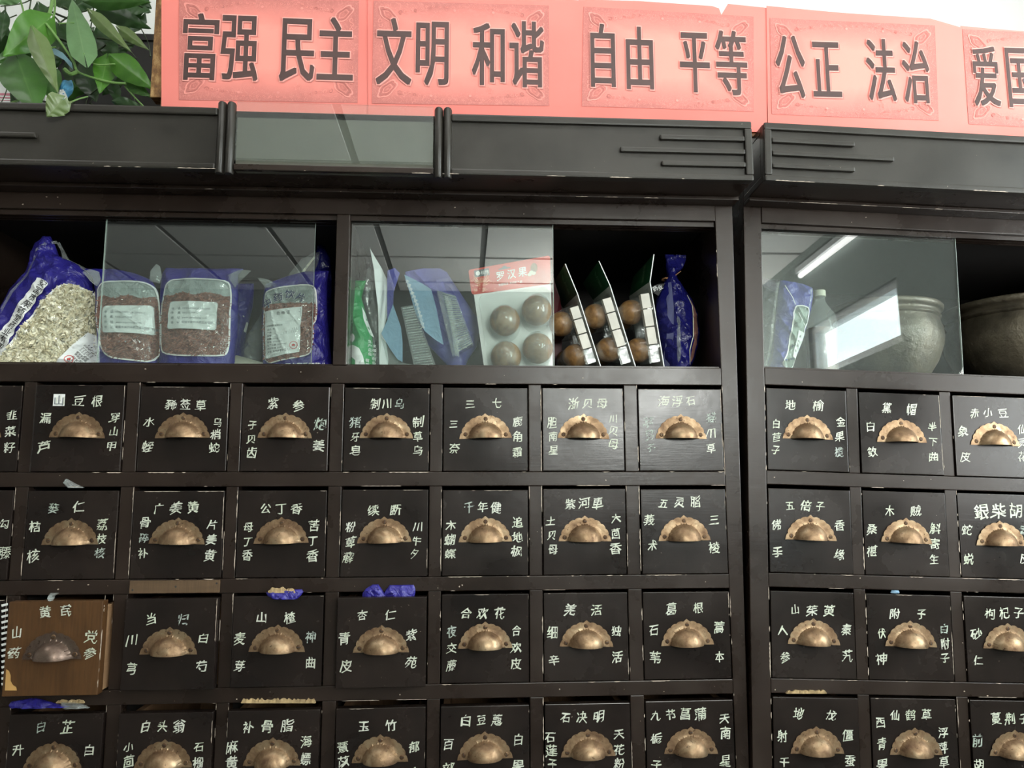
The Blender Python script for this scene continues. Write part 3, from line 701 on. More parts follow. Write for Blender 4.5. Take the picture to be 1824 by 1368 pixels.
# sliding glass
M_EDGE = plain('pale_green_glass_edge', (0.35, 0.42, 0.38), 0.25)
def pane(cab, x0, x1, y, lab=None, edges=(1,)):
    for e in edges: b = MB(); xe = (x0 - 0.0007, x1 + 0.0001)[e]; b.box(xe, xe + 0.0006, y, y + 0.004, 0.0335, 0.2820); b.build('glass_edge', M_EDGE, cab)
    b = MB(); b.box(x0, x1, y, y + 0.004, 0.0335, 0.2820); return b.build('sliding_glass_pane', M_GLASS, cab, lab)
pane(CABL, 0.2380, 0.5815, 0.0260, None, (0, 1)); pane(CABL, 0.6450, 0.9840, 0.0125); pane(CABR, 0.0005, 0.3525, 0.0125)

protL = {(1, 2): 0.034, (2, 2): 0.012, (3, 2): 0.004, (4, 2): 0.021, (1, 3): 0.006, (2, 3): 0.008, (3, 3): 0.010, (4, 3): 0.006, (5, 3): 0.003}
dxL = {(1, 2): 0.0015}
def say(tx):
    return [t[0] for t in tx]
for (k, r) in sorted(set([(k, r) for k in range(8) for r in range(4)])):
    tx = DL.get((k, r), [])
    side = ['topmost', 'second', 'third', 'lowest'][r]
    if (k, r) == (1, 2): lab = 'unpainted orange-brown drawer lettered 黄芪, 山药 and 党参, pulled slightly out'
    elif tx: lab = 'black drawer lettered ' + ', '.join(t[0] for t in tx if len(t[0]) > 1)
    else: lab = 'black drawer cut by the left edge, %s row' % side
    gap = {0: 0.006, 1: 0.006, 2: 0.0055, 3: 0.010}[r] + random.uniform(-0.001, 0.001)
    drawer(CABL, FL, *COLL[k], *ROW[r], lab, tx, protL.get((k, r), random.uniform(0.0, 0.0025)), (k, r) == (1, 2), gap, dx=dxL.get((k, r), 0))
for (k, r) in sorted(set([(k, r) for k in range(8) for r in range(4)])):
    tx = DR.get((k, r), [])
    if k > 3: continue
    lab = ('black drawer lettered ' + ', '.join(t[0] for t in tx if len(t[0]) > 1)) if tx else None
    drawer(CABR, FR, *COLR[k], *ROW[r], lab, tx, random.uniform(0.0, 0.0025), False, 0.005 + random.uniform(-0.001, 0.002), dx=-0.0 if k else 0.0006)
for k in range(4, 8):
    b = MB()
    b.box(COLR[k][0] + 0.001, COLR[k][1] - 0.001, 0.0, 0.017, ROW[3][1] + 0.001, ROW[3][0] - 0.004)
    for r in range(3): b.box(COLR[k][0] + 0.001, COLR[k][1] - 0.001, 0.0, 0.017, ROW[r][1] + 0.001, ROW[r][0] - 0.004)
    b.build('drawer_column', M_DRW, CABR)
seed = 1
for (o, frame, texts, prot, icx, icz, ta, tb) in INK_JOBS:
    for t in texts:
        good = MB(); faint = MB()
        s, u0, v0, u1, v1 = t[:5]; sz = t[5] if len(t) > 5 else 1.0; fnt = len(t) > 6
        n = len(s)
        for i, ch in enumerate(s):
            q = i / (n - 1) if n > 1 else 0
            P = frame.at(u0 + (u1 - u0) * q + random.uniform(-0.8, 0.8), v0 + (v1 - v0) * q + random.uniform(-0.8, 0.8), -prot - 0.0004)
            seed += 1
            simple = len(GL[('h', ch)][0]) < 34
            em = 0.0190 * sz * (0.9 if simple else 1.0) * random.uniform(0.94, 1.08)
            if n == 3 and abs(v1 - v0) > 40: em *= 0.94
            f = faint if (fnt or random.random() < 0.06) else good
            put_glyph(f, ch, 'h', P.x, P.z, em, lambda X, Z: -prot - 0.0005 + ta * (X - icx) + tb * (Z - icz), math.radians(random.uniform(-5, 5)), random.uniform(0.88, 1.02), random.uniform(-0.02, 0.14), 1.0, seed)
        if good.v: good.build('herb_name', M_INK, o)
        if faint.v: faint.build('faded_herb_name', M_INKF, o)

# ------------------------------------------------------------------ soft bags: a height field between two outlines, bulging front and back
def chaikin(P, n=2, closed=True):
    for _ in range(n):
        Q = []; m = len(P)
        for i in range(m if closed else m - 1):
            a, c = P[i], P[(i + 1) % m]
            Q += [(a[0] * .75 + c[0] * .25, a[1] * .75 + c[1] * .25), (a[0] * .25 + c[0] * .75, a[1] * .25 + c[1] * .75)]
        P = Q
    return P
def rpoly(P, r=3.0):
    Q = []; m = len(P)
    for i in range(m):
        p, a, c = P[i], P[i - 1], P[(i + 1) % m]
        for e in (a, c):
            d = math.hypot(e[0] - p[0], e[1] - p[1]); k = min(0.45, r / d); Q.append((p[0] + (e[0] - p[0]) * k, p[1] + (e[1] - p[1]) * k))
    return Q
class Bag:
    def __init__(s, frame, rows, Y, T, floor_z=0.0312, wr=0.0025, seed=0, top=0.5, side=0.5, sc=28):
        s.F, s.Y, s.T, s.wr, s.seed, s.top, s.side, s.sc = frame, Y, T, wr, seed, top, side, sc
        R = []
        for v, ul, ur in rows:
            a, c = frame.at(ul, v, Y), frame.at(ur, v, Y); R.append(((a.z + c.z) / 2, a.x, c.x))
        if R[-1][0] > floor_z + 0.001: R.append((floor_z, R[-1][1], R[-1][2]))
        R = [r for r in R if r[0] >= floor_z - 1e-5]
        if R[-1][0] > floor_z + 0.0005: R.append((floor_z, R[-1][1], R[-1][2]))
        s.R = R
    def lr(s, z):
        R = s.R
        if z >= R[0][0]: return R[0][1], R[0][2]
        for i in range(len(R) - 1):
            if R[i + 1][0] <= z <= R[i][0]:
                q = (R[i][0] - z) / max(1e-6, R[i][0] - R[i + 1][0]); return R[i][1] + (R[i + 1][1] - R[i][1]) * q, R[i][2] + (R[i + 1][2] - R[i][2]) * q
        return R[-1][1], R[-1][2]
    def half(s, x, z):
        l, r = s.lr(z); u = min(1, max(0, (x - l) / max(1e-5, r - l))); t = min(1, max(0, (s.R[0][0] - z) / (s.R[0][0] - s.R[-1][0])))
        return s.T / 2 * (4 * u * (1 - u)) ** s.side * min(1, t * 1.6 + 0.0) ** s.top
    def y(s, x, z, off=0.0):
        h = s.half(x, z); n = noise.noise(Vector((x * s.sc + s.seed * 9, z * s.sc, s.seed))) + 0.5 * noise.noise(Vector((x * s.sc * 2.7, z * s.sc * 2.7 + s.seed, 3)))
        l, r = s.lr(z); u = (x - l) / max(1e-5, r - l); e = min(1, max(0, u) * 12, max(0, 1 - u) * 12)
        rg = noise.noise(Vector((x * s.sc * 0.8 + z * s.sc * 0.5, z * s.sc * 0.35 - s.seed * 2, s.seed + 7.0))); rg2 = noise.noise(Vector((x * s.sc * 0.5 - z * s.sc * 0.9, z * s.sc * 0.5 + s.seed * 3, s.seed + 17.0)))
        n += 0.65 * max(0.0, 1 - abs(rg) * 6) ** 2 + 0.6 * max(0.0, 1 - abs(rg2) * 7) ** 2
        return s.Y - h - s.wr * n * max(0.0, e) - off
    def body(s, name, mat, parent, label=None, nu=64, nt=84):
        mb = MB(); z0, z1 = s.R[0][0], s.R[-1][0]; vs = []; bk = []
        for i in range(nt + 1):
            z = z0 + (z1 - z0) * i / nt; l, r = s.lr(z)
            for k in range(nu + 1):
                u = (1 - math.cos(math.pi * k / nu)) / 2; x = l + (r - l) * u
                vs.append((x, s.y(x, z), z)); bk.append((x, max(s.Y + s.half(x, z), s.y(x, z) + 0.0006), z))
        n = nu + 1; N = len(vs); fs = []
        for i in range(nt):
            for k in range(nu):
                a = i * n + k; fs.append((a, a + 1, a + n + 1, a + n)); fs.append((N + a, N + a + n, N + a + n + 1, N + a + 1))
            a = i * n; fs.append((a, a + n, N + a + n, N + a)); a = i * n + nu; fs.append((a, N + a, N + a + n, a + n))
        for k in range(nu): fs.append((k, N + k, N + k + 1, k + 1)); a = nt * n + k; fs.append((a, a + 1, N + a + 1, N + a))
        mb.add(vs + bk, fs); return mb.build(name, mat, parent, label, smooth=True)
    def loc(s, poly): return [(p.x, p.z) for p in (s.F.at(u, v, s.Y - s.T * 0.35) for u, v in poly)]
    def patch(s, mb, poly, off, fine=0.005, px=True):
        P = s.loc(poly) if px else poly; P = [(x, max(z, 0.0318)) for x, z in P]
        bm = bmesh.new(); vv = [bm.verts.new((x, 0, z)) for x, z in P]
        try: f = bm.faces.new(vv)
        except Exception: bm.free(); return
        bmesh.ops.triangulate(bm, faces=[f], ngon_method='EAR_CLIP')
        for _ in range(7):
            e = [q for q in bm.edges if q.calc_length() > fine]
            if not e: break
            bmesh.ops.subdivide_edges(bm, edges=e, cuts=1)
            bmesh.ops.triangulate(bm, faces=bm.faces[:])
        for v in bm.verts: v.co.y = s.y(v.co.x, v.co.z, off)
        mb.frombm(bm)
    def outline(s, mb, poly, wd, off, px=True, closed=True):
        P = s.loc(poly) if px else poly; m = len(P); L = []; fs = []
        for i in range(m):
            a, c = P[i - 1] if (i or closed) else P[i], P[(i + 1) % m] if (closed or i < m - 1) else P[i]; dx, dz = c[0] - a[0], c[1] - a[1]; q = math.hypot(dx, dz) or 1; nx, nz = -dz / q * wd / 2, dx / q * wd / 2
            for sg in (1, -1):
                x, z = P[i][0] + nx * sg, max(0.0318, P[i][1] + nz * sg); L.append((x, s.y(x, z, off), z))
        for i in range(m if closed else m - 1): j = (i + 1) % m; fs.append((2 * i, 2 * i + 1, 2 * j + 1, 2 * j))
        mb.add(L, fs)
    def flakes(s, mb, poly, n, size, off, elong=1.0, curl=0.35, seed=1, ang=None):
        P = s.loc(poly); rnd = random.Random(seed); xs = [p[0] for p in P]; zs = [p[1] for p in P]; k = 0; tries = 0
        while k < n and tries < n * 6:
            tries += 1; x = rnd.uniform(min(xs), max(xs)); z = rnd.uniform(max(0.034, min(zs)), max(zs)); ins = False
            for i in range(len(P)):
                (xa, za), (xb, zb) = P[i], P[i - 1]
                if (za > z) != (zb > z) and x < (xb - xa) * (z - za) / (zb - za) + xa: ins = not ins
            if not ins: continue
            k += 1; a = rnd.uniform(0, 6.28) if ang is None else rnd.gauss(ang, 0.7); L = size * rnd.uniform(0.5, 1.3); W = L / elong * rnd.uniform(0.6, 1.2)
            d = Vector((math.cos(a), 0, math.sin(a))); e = Vector((-math.sin(a), 0, math.cos(a))); nn = Vector((rnd.uniform(-.5, .5), -1, rnd.uniform(-.5, .5))).normalized()
            d = (d - nn * d.dot(nn)).normalized(); e = nn.cross(d)
            c = Vector((x, s.y(x, z, off + rnd.uniform(0, 0.0025)), z)); cu = nn * L * curl * rnd.uniform(0.2, 1)
            mb.add([c - d * L / 2 + cu * .5, c - e * W / 2, c + d * L / 2 + cu * .6, c + e * W / 2, c - d * L * .1 + nn * 0.0006], [(0, 1, 4), (1, 2, 4), (2, 3, 4), (3, 0, 4)])
    def text(s, mb, txt, tag, u, v, em, off, rot=0.0, sx=1.0):
        p = s.loc([(u, v)])[0]; put_line(mb, txt, tag, p[0], p[1], em, lambda X, Z: s.y(X, Z, off), rot, sx)
    def chars(s, mb, txt, tag, u0, v0, u1, v1, em, off, rot=0.0, rot1=None, sx=1.0):
        n = len(txt)
        for i, ch in enumerate(txt):
            q = i / max(1, n - 1); p = s.loc([(u0 + (u1 - u0) * q, v0 + (v1 - v0) * q)])[0]
            put_glyph(mb, ch, tag, p[0], p[1], em, lambda X, Z: s.y(X, Z, off), rot if rot1 is None else rot + (rot1 - rot) * q, sx)

ASC = "0123456789:-.,/()gkABCDEFGHIJKLMNOPQRSTUVWXYZabcdefghijlmnopqrstuvwxyz"
PT = "安国市聚药堂业有限公司电话传真网址地现代中工园区东饮片合格证品名规产批号生日期数量执行标准企苦杞菊果罗汉纯净甘甜天然农副食用法"
load_glyphs(sorted(set(PT + ASC)), 'p', 0.006, 1)
load_glyphs(sorted(set("中药饮片罗汉果安国市聚堂业有限公司生产企业净含量桂伟")), 'b', 0.0, 1)
load_glyphs(sorted(set("中药饮片")), 'w', 0.0, 1)

def stamp(bag, parent, u, v, r):
    mb = MB(); c = bag.loc([(u, v)])[0]
    ring = [(c[0] + r * math.cos(q * .2618), c[1] + r * math.sin(q * .2618)) for q in range(24)]; bag.outline(mb, ring, r * 0.16, 0.0136, px=False)
    st = [(c[0] + (r * .5 if k % 2 == 0 else r * .2) * math.sin(k * math.pi / 5), c[1] + (r * .5 if k % 2 == 0 else r * .2) * math.cos(k * math.pi / 5)) for k in range(10)]
    bag.patch(mb, st, 0.0136, 0.05, px=False); return mb.build('red_stamp', M_REDP, parent)

# ---- left compartment of the left cabinet
# 1. tall blue bag of pale petals
t = thing('herb_bag', 'tall blue plastic bag of pale dried petals leaning at the far left of the shelf', 'bag', FL.at(110, 645, 0.10) * 1.0)
B1 = Bag(FL, [(421, 80, 90), (435, 63, 97), (455, 57, 104), (470, 52, 138), (487, 47, 160), (518, 20, 167), (556, 0, 172), (600, -30, 174), (645, -50, 175)], 0.085, 0.075, seed=1, wr=0.006)
B1.body('bag_body', M_BLUE, t)
win = chaikin([(-20, 658), (20, 627), (49, 593), (79, 548), (104, 514), (128, 506), (150, 515), (166, 525), (171, 560), (173, 660)], 2)
wp = MB(); B1.patch(wp, win, 0.0024); bagwin = wp.build('petal_window', M_PETBG, t, 'clear window with petals behind it')
mb = MB(); B1.flakes(mb, win, 2400, 0.0105, 0.0024, 1.7, 0.5, 3); mb.build('dried_petals', M_PETAL, t, 'pale cream dried petals', kind='stuff')
mb = MB(); B1.outline(mb, win, 0.0032, 0.0042); mb.build('window_border', M_WHITE, t, 'white printed outline')
mb = MB(); B1.patch(mb, win, 0.0055, 0.009); mb.build('clear_film', M_FILM, t)
mb = MB()
P = []
for q in range(21):
    s_ = q / 20; P.append((70.5 + (-18 - 70.5) * s_ + (1.2 if q % 2 else -1.0), 494 + (640 - 494) * s_))
for q in range(21):
    s_ = 1 - q / 20; P.append((90 + (4 - 90) * s_ + (1.2 if q % 2 else -1.2), 504 + (650 - 504) * s_))
B1.patch(mb, chaikin(P, 1), 0.0026); mb.build('name_strip', M_WHITE, t, 'white scalloped strip with a column of small characters')
mb = MB(); B1.chars(mb, "安国市聚药堂药业有限公司", 'p', 80, 507, -8, 645, 0.0135, 0.0036, math.radians(-31)); mb.build('strip_lettering', M_BLACK, t)
mb = MB(); B1.patch(mb, [(156, 592), (171, 598), (174, 655), (105, 655)], 0.0125); mb.build('paper_label', M_PAPER, t, 'white paper certificate label')
mb = MB()
for k in range(5): B1.text(mb, "品名 产地 规格 500g 生产日期 合格"[k:k + 15], 'p', 126 + k * 5.5, 651 - k * 0.4, 0.0040, 0.0132, math.radians(57))
B1.outline(mb, [(153, 598), (112, 653)], 0.0006, 0.0132, closed=False); mb.build('label_lettering', M_BLACK, t)
stamp(B1, t, 131, 642, 0.006)

mb = MB(); B1.outline(mb, [(88, 423), (73, 429), (64, 441), (57, 460), (47, 489), (21, 520), (0, 558)], 0.006, 0.0005, closed=False); B1.outline(mb, [(90, 424), (97, 437), (108, 457), (136, 471), (158, 484)], 0.005, 0.0005, closed=False); mb.build('sealed_edge', M_HAZE, t, 'clear sealed edge of the bag')
def window_bag(name_label, rows, Y, T, win, lab, labtxt, seed, group=None):
    t = thing('herb_bag', name_label, 'bag', FL.at((rows[0][1] + rows[0][2]) / 2, 640, Y), group=group)
    B = Bag(FL, rows, Y, T, seed=seed, wr=0.0035)
    B.body('bag_body', M_BLUE, t)
    cw = chaikin(win, 2); mb = MB(); B.patch(mb, cw, 0.0022); mb.build('bag_window', M_SILV, t, 'clear window, empty at its top')
    ys = [p[1] for p in win]; ymid = min(ys) + (max(ys) - min(ys)) * 0.20
    low = [(u, max(v, ymid + 3 * math.sin(u * 0.13))) for u, v in cw]
    q = MB(); B.patch(q, low, 0.0030); q.build('herb_mass', M_SHRBG, t)
    mb = MB(); B.flakes(mb, low, 1500, 0.0080, 0.0028, 4.0, 0.12, seed + 4, 0.3); mb.build('shredded_herb', M_SHRED, t, 'dull red shredded herb', kind='stuff')
    mb = MB(); B.outline(mb, cw, 0.0024, 0.0048); mb.build('window_border', M_WHITE, t, 'white printed outline')
    mb = MB(); B.patch(mb, rpoly(lab), 0.0088); mb.build('printed_label', M_PAPER, t, 'white rounded label')
    mb = MB(); B.outline(mb, rpoly([((u - sum(p[0] for p in lab) / len(lab)) * .985 + sum(p[0] for p in lab) / len(lab), (v - sum(p[1] for p in lab) / len(lab)) * .97 + sum(p[1] for p in lab) / len(lab)) for u, v in lab]), 0.0005, 0.0094)
    for txt, u, v, u2 in labtxt:
        B.text(mb, txt[0], 'p', u, v, 0.0052, 0.0095); B.text(mb, txt[1], 'p', u2 - 9, v, 0.0052, 0.0095); B.text(mb, txt[2], 'p', u2, v, 0.0046, 0.0095)
    mb.build('label_lettering', M_GREY, t)
    mb = MB(); B.patch(mb, cw, 0.0107, 0.007); mb.build('clear_film', M_FILM, t)
    return t, B
TX = [("电", "话:", "0312-2390028 2390012"), ("传", "真:", "0312-2390012"), ("网", "址:", "www.juyaotang.com"), ("地", "址:", "安国市现代中药工业园区,东区")]
t2, B2 = window_bag('blue edged bag of red shreds crossed by the left edge of the glass pane',
    [(479, 150, 205), (486, 158, 240), (498, 166, 270), (520, 170, 282), (560, 171, 284), (600, 174, 283), (651, 177, 281)], 0.070, 0.055,
    [(172, 515), (178, 505), (190, 501), (237, 499.5), (262, 503), (276, 515), (279, 570), (280, 645), (235, 643), (190, 637), (177, 600), (172, 560)],
    [(189, 548), (273, 545), (275, 597), (188, 595)], [((a), 193, v, 213) for a, v in zip(TX, (559, 568, 577, 586))], 3)
t3, B3 = window_bag('blue edged bag of red shreds wholly behind the glass, middle of its compartment',
    [(478, 296, 434), (488, 289, 424), (510, 286, 424), (558, 284, 425), (597, 283, 424), (637, 283, 418), (651, 284, 418)], 0.078, 0.058,
    [(290, 512), (300, 499), (312, 495.7), (402, 495.7), (410, 512), (409, 580), (406, 627), (396, 636), (296, 635), (286, 617), (287, 560)],
    [(305, 538.5), (391, 540.5), (388.5, 590.5), (302, 588.5)], [((a), 309, v, 330) for a, v in zip(TX, (552, 560, 569, 577.5))], 5)
def ear(parent, pts, Y, mat=M_HAZE, name='sealed_corner'):
    mb = MB(); P = [FL.at(u, v, Y - (0.012 if k == 1 else 0)) for k, (u, v) in enumerate(pts)]; n = len(P)
    mb.add([tuple(p) for p in P] + [(p.x, p.y + 0.0012, p.z) for p in P], [tuple(range(n)), tuple(range(2 * n - 1, n - 1, -1))] + [(i, (i + 1) % n, n + (i + 1) % n, n + i) for i in range(n)])
    return mb.build(name, mat, parent, 'clear crumpled corner of the bag')
ear(t3, [(418, 512), (430, 498), (447, 482), (428, 480), (405, 490)], 0.068)
ear(t2, [(266, 500), (268, 482), (278, 470), (285, 474), (288, 492), (284, 505)], 0.062)
ear(t2, [(172, 510), (160, 500), (147, 484), (160, 479), (176, 484), (180, 500)], 0.058)

# 4. crumpled clear bag with a blue end, and a sheet of cream paper under it
t = thing('crumpled_bag', 'crumpled clear plastic bag with blue end, lying between the two right-hand bags', 'bag', FL.at(448, 640, 0.15))
B4 = Bag(FL, [(505, 424, 452), (520, 420, 452), (545, 418, 450), (590, 416, 438), (640, 416, 430)], 0.150, 0.05, seed=9, wr=0.006); B4.body('bag_body', M_BLUE, t)
mb = MB(); B4.outline(mb, [(424, 560), (434, 563), (437, 573), (433, 588), (425, 600)], 0.0016, 0.0008, closed=False); mb.build('window_border', M_WHITE, t)
B4b = Bag(FL, [(450, 556, 572), (470, 530, 570), (500, 505, 552), (530, 482, 530), (565, 462, 505), (600, 440, 480), (630, 428, 466), (650, 424, 462)], 0.16, 0.04, seed=11, wr=0.010, sc=45); B4b.body('clear_sleeve', M_HAZE, t, 'crinkled clear plastic sleeve')
mb = MB(); B4b.outline(mb, [(560, 456), (542, 480), (522, 512), (512, 535)], 0.004, 0.002, closed=False); mb.build('cream_fold', M_CREAM, t, 'cream coloured fold seen through the plastic')
mb = MB(); q = [FL.at(u, v, Y) for u, v, Y in ((419, 632, .13), (470, 646, .09), (470, 655, .05), (417, 655, .05))]
mb.add([(p.x, p.y, max(p.z, 0.033)) for p in q] + [(p.x, p.y + .001, max(p.z, 0.0325) - 0.001) for p in q], [(0, 1, 2, 3), (7, 6, 5, 4), (0, 4, 5, 1), (1, 5, 6, 2), (2, 6, 7, 3), (3, 7, 4, 0)])
o = mb.build('paper_sheet', M_CREAM); o['label'] = 'pale cream paper lying flat on the shelf beside the certificate bag'; o['category'] = 'paper'

# 5. bag with the certificate
t = thing('herb_bag', 'blue bag with arched title lettering and a white paper certificate on its front', 'bag', FL.at(520, 640, 0.07))
B5 = Bag(FL, [(483, 545, 586), (495, 505, 584), (508, 472, 583), (540, 468, 583), (570, 467, 584), (617, 468, 588), (652, 469, 592)], 0.072, 0.058, seed=6, wr=0.0035); B5.body('bag_body', M_BLUE, t)
w5 = chaikin([(470, 520), (480, 515), (497, 512), (542, 506), (558, 508), (563, 520), (564, 571), (557, 580), (560, 597), (557, 620), (553, 635), (510, 642), (470, 650), (468, 600), (469, 560)], 2)
mb = MB(); B5.patch(mb, w5, 0.0022); mb.build('bag_window', M_SILV, t, 'clear window')
low = [(u, max(v, 541)) for u, v in w5]; mb = MB(); B5.patch(mb, low, 0.0030); mb.build('herb_mass', M_SHRBG, t)
mb = MB(); B5.flakes(mb, low, 1100, 0.0085, 0.0028, 3.0, 0.12, 8, 0.4); mb.build('shredded_herb', M_SHRED, t, 'dull red shredded herb', kind='stuff')
mb = MB(); B5.outline(mb, w5, 0.0022, 0.0045); mb.build('window_border', M_WHITE, t)
for tag, nm, mat, off in (('w', 'title_outline', M_WHITE, 0.0066), ('b', 'title_lettering', M_NAVYP, 0.0090)):
    mb = MB()
    for ch, u, v, r in (("中", 477, 541, 24), ("药", 497, 531, 10), ("饮", 518, 526, -6), ("片", 538, 532, -22)): B5.chars(mb, ch, tag, u, v, u, v, 0.0165, off, math.radians(r))
    mb.build(nm, mat, t)
mb = MB(); B5.patch(mb, [(473, 556), (541, 549), (538, 585), (537, 630), (475, 641), (474, 600)], 0.0092); mb.build('paper_label', M_PAPER, t, 'white certificate label')
mb = MB(); B5.text(mb, "合 格 证", 'p', 495, 561, 0.0065, 0.0098, math.radians(5)); B5.outline(mb, [(475, 565), (537, 558.5)], 0.0005, 0.0098, closed=False)
B5.outline(mb, [(475.5, 559), (538.5, 552.5), (535, 627), (477, 637)], 0.0005, 0.0098)
for k, tx in enumerate(("品名: 枸杞子", "产地: 宁夏", "规格: 统货", "数量: 1000g", "批号: 17090501", "生产日期 20170905", "执行标准 2015", "企业: 安国市聚药堂")):
    tx = ''.join(c for c in tx if c == ' ' or ('p', c) in GL); B5.text(mb, tx, 'p', 478.5, 590 + k * 5.6, 0.0040, 0.0098, math.radians(5))
B5.text(mb, "中药饮片有限公司", 'p', 478.5, 584, 0.0034, 0.0098, math.radians(4)); B5.outline(mb, [(478, 632), (535, 622)], 0.0005, 0.0098, closed=False); mb.build('label_lettering', M_BLACK, t)
c5 = B5.loc([(527, 618)])[0]; mb = MB(); B5.outline(mb, [(c5[0] + .0062 * math.cos(q * .2618), c5[1] + .0062 * math.sin(q * .2618)) for q in range(24)], 0.0009, 0.0100, px=False)
B5.patch(mb, [(c5[0] + (.0032 if k % 2 == 0 else .0013) * math.sin(k * math.pi / 5), c5[1] + (.0032 if k % 2 == 0 else .0013) * math.cos(k * math.pi / 5)) for k in range(10)], 0.0100, 0.05, px=False); mb.build('red_stamp', M_REDP, t)
mb = MB(); B5.text(mb, "安国市聚药堂药业", 'b', 500, 654, 0.0095, 0.0012, math.radians(3)); mb.build('foot_lettering', M_WHITE, t)
mb = MB(); B5.patch(mb, w5, 0.0117, 0.007); mb.build('clear_film', M_FILM, t)
ear(t, [(472, 512), (463, 500), (458, 494), (478, 498), (502, 512)], 0.060)
# 6. dark blue bag behind it
t = thing('herb_bag', 'dark navy bag mostly hidden behind the certificate bag in the corner', 'bag', FL.at(576, 640, 0.15))
B6 = Bag(FL, [(438, 566, 578), (460, 560, 588), (500, 556, 592), (560, 552, 594), (652, 550, 596)], 0.165, 0.04, seed=13, wr=0.006); B6.body('bag_body', M_NAVY, t)

# ---- middle compartment
t = thing('herb_bag', 'green and white plastic bag at the left end of the second compartment', 'bag', FL.at(640, 640, 0.08))
B7 = Bag(FL, [(500, 628, 652), (530, 618, 644), (560, 617, 652), (600, 617, 663), (655, 617, 669)], 0.088, 0.06, seed=15, wr=0.004); B7.body('bag_body', M_GRN, t)
mb = MB(); B7.patch(mb, [(624 + 7 * math.cos(q * .4) + 2, 603 + 8.5 * math.sin(q * .4)) for q in range(16)], 0.0012)
P = [(620, 618), (630, 616), (641, 622), (648, 636), (652, 655), (634, 655), (634, 643), (626, 636), (619, 634)]
B7.patch(mb, P, 0.0012); B7.patch(mb, [(643, 543), (648, 553), (657, 580), (664, 597), (658, 594), (648, 570)], 0.0012); mb.build('white_printed_shapes', M_WHITE, t, 'white leaf-like printed shapes')
mb = MB()
for k, ch in enumerate("生产企业"): B7.chars(mb, ch, 'b', 659, 608 + k * 7.5, 659, 608, 0.0065, 0.0015)
for k, ch in enumerate("安国市药业"): B7.chars(mb, ch, 'b', 665, 613 + k * 8, 665, 613, 0.0058, 0.0015)
for k, ch in enumerate("有限"): B7.chars(mb, ch, 'b', 655, 643 + k * 8, 655, 643, 0.0065, 0.0015)
mb.build('bag_lettering', M_WHITE, t)
B7b = Bag(FL, [(478, 655, 668), (500, 647, 676), (540, 643, 678), (600, 660, 686), (655, 664, 692)], 0.11, 0.02, seed=16, wr=0.004); B7b.body('clear_bag_top', M_FILM, t)

def sheet(name, pts, mat, parent=None, th=0.0008, label=None, cat=None, bend=None, frame=FL, group=None):
    """a thin card or film cut to an outline; pts = (u, v, depth)"""
    mb = MB(); P = [frame.at(u, v, Y) for u, v, Y in pts]; P = [Vector((p.x, p.y, max(p.z, 0.0315))) for p in P]; n = len(P)
    bm = bmesh.new(); f = bm.faces.new([bm.verts.new(p) for p in P]); bmesh.ops.triangulate(bm, faces=[f], ngon_method='EAR_CLIP')
    r = bmesh.ops.extrude_face_region(bm, geom=bm.faces[:])
    for v in [g for g in r['geom'] if isinstance(g, bmesh.types.BMVert)]: v.co.y += th
    mb.frombm(bm); o = mb.build(name, mat, parent, label, frame=frame)
    if parent is None: o['category'] = cat
    if group: o['group'] = group
    return o
sheet('paper_leaflet', [(659, 442, .10), (668, 458, .10), (680, 478, .105), (689, 497, .11), (692, 520, .11), (690, 560, .11), (684, 584, .10), (692, 640, .10), (690, 656, .10), (676, 656, .09), (680, 586, .09), (673, 545, .09), (668, 505, .09), (666, 480, .09)], M_PAPER, None, 0.001, 'white folded leaflet standing upright between green bag and pale blue bag', 'paper')

def ribbed_tray(quad, Y, n, label, side=1, D=0.03, boxes=((0.14, 0.2), (0.5, 0.58), (0.82, 0.88))):
    """clear thin plastic tray seen from its side: shell plus many raised ribs. quad = TL, TR, BR, BL in the photograph"""
    P = [FL.at(u, v, Y) for u, v in quad]; P = [Vector((p.x, p.y, max(p.z, 0.032))) for p in P]
    t = thing('plastic_tray', label, 'packaging', ((P[2] + P[3]) / 2), group=None)
    mb = MB(); mb.hexa([P[3], P[2], P[2] + Vector((0, D, 0)), P[3] + Vector((0, D, 0)), P[0], P[1], P[1] + Vector((0, D, 0)), P[0] + Vector((0, D, 0))]); mb.build('tray_shell', M_TRAY, t)
    f = lambda a, c: P[0].lerp(P[1], a).lerp(P[3].lerp(P[2], a), c)
    mb = MB()
    for k in range(n):
        c = (k + 0.6) / (n + 0.4); hh = 0.011 if k % 5 else 0.018
        a0, a1 = (0.28, 0.94) if side > 0 else (0.1, 0.9)
        q = [f(a0, c), f(a1, c), f(a1, c + hh), f(a0, c + hh)]
        mb.hexa([q[3] + Vector((0, -.0022, 0)), q[2] + Vector((0, -.0022, 0)), q[2], q[3], q[0] + Vector((0, -.0022, 0)), q[1] + Vector((0, -.0022, 0)), q[1], q[0]])
    mb.build('raised_ribs', M_SILV, t, 'rows of raised ribs', kind='stuff')
    for a, c in boxes:
        q = [f(0.34, a), f(0.88, a), f(0.88, c), f(0.34, c)]; mb = MB()
        mb.hexa([q[3] + Vector((0, -.003, 0)), q[2] + Vector((0, -.003, 0)), q[2], q[3], q[0] + Vector((0, -.003, 0)), q[1] + Vector((0, -.003, 0)), q[1], q[0]]); mb.build('raised_block', M_TRAY, t)
    return t
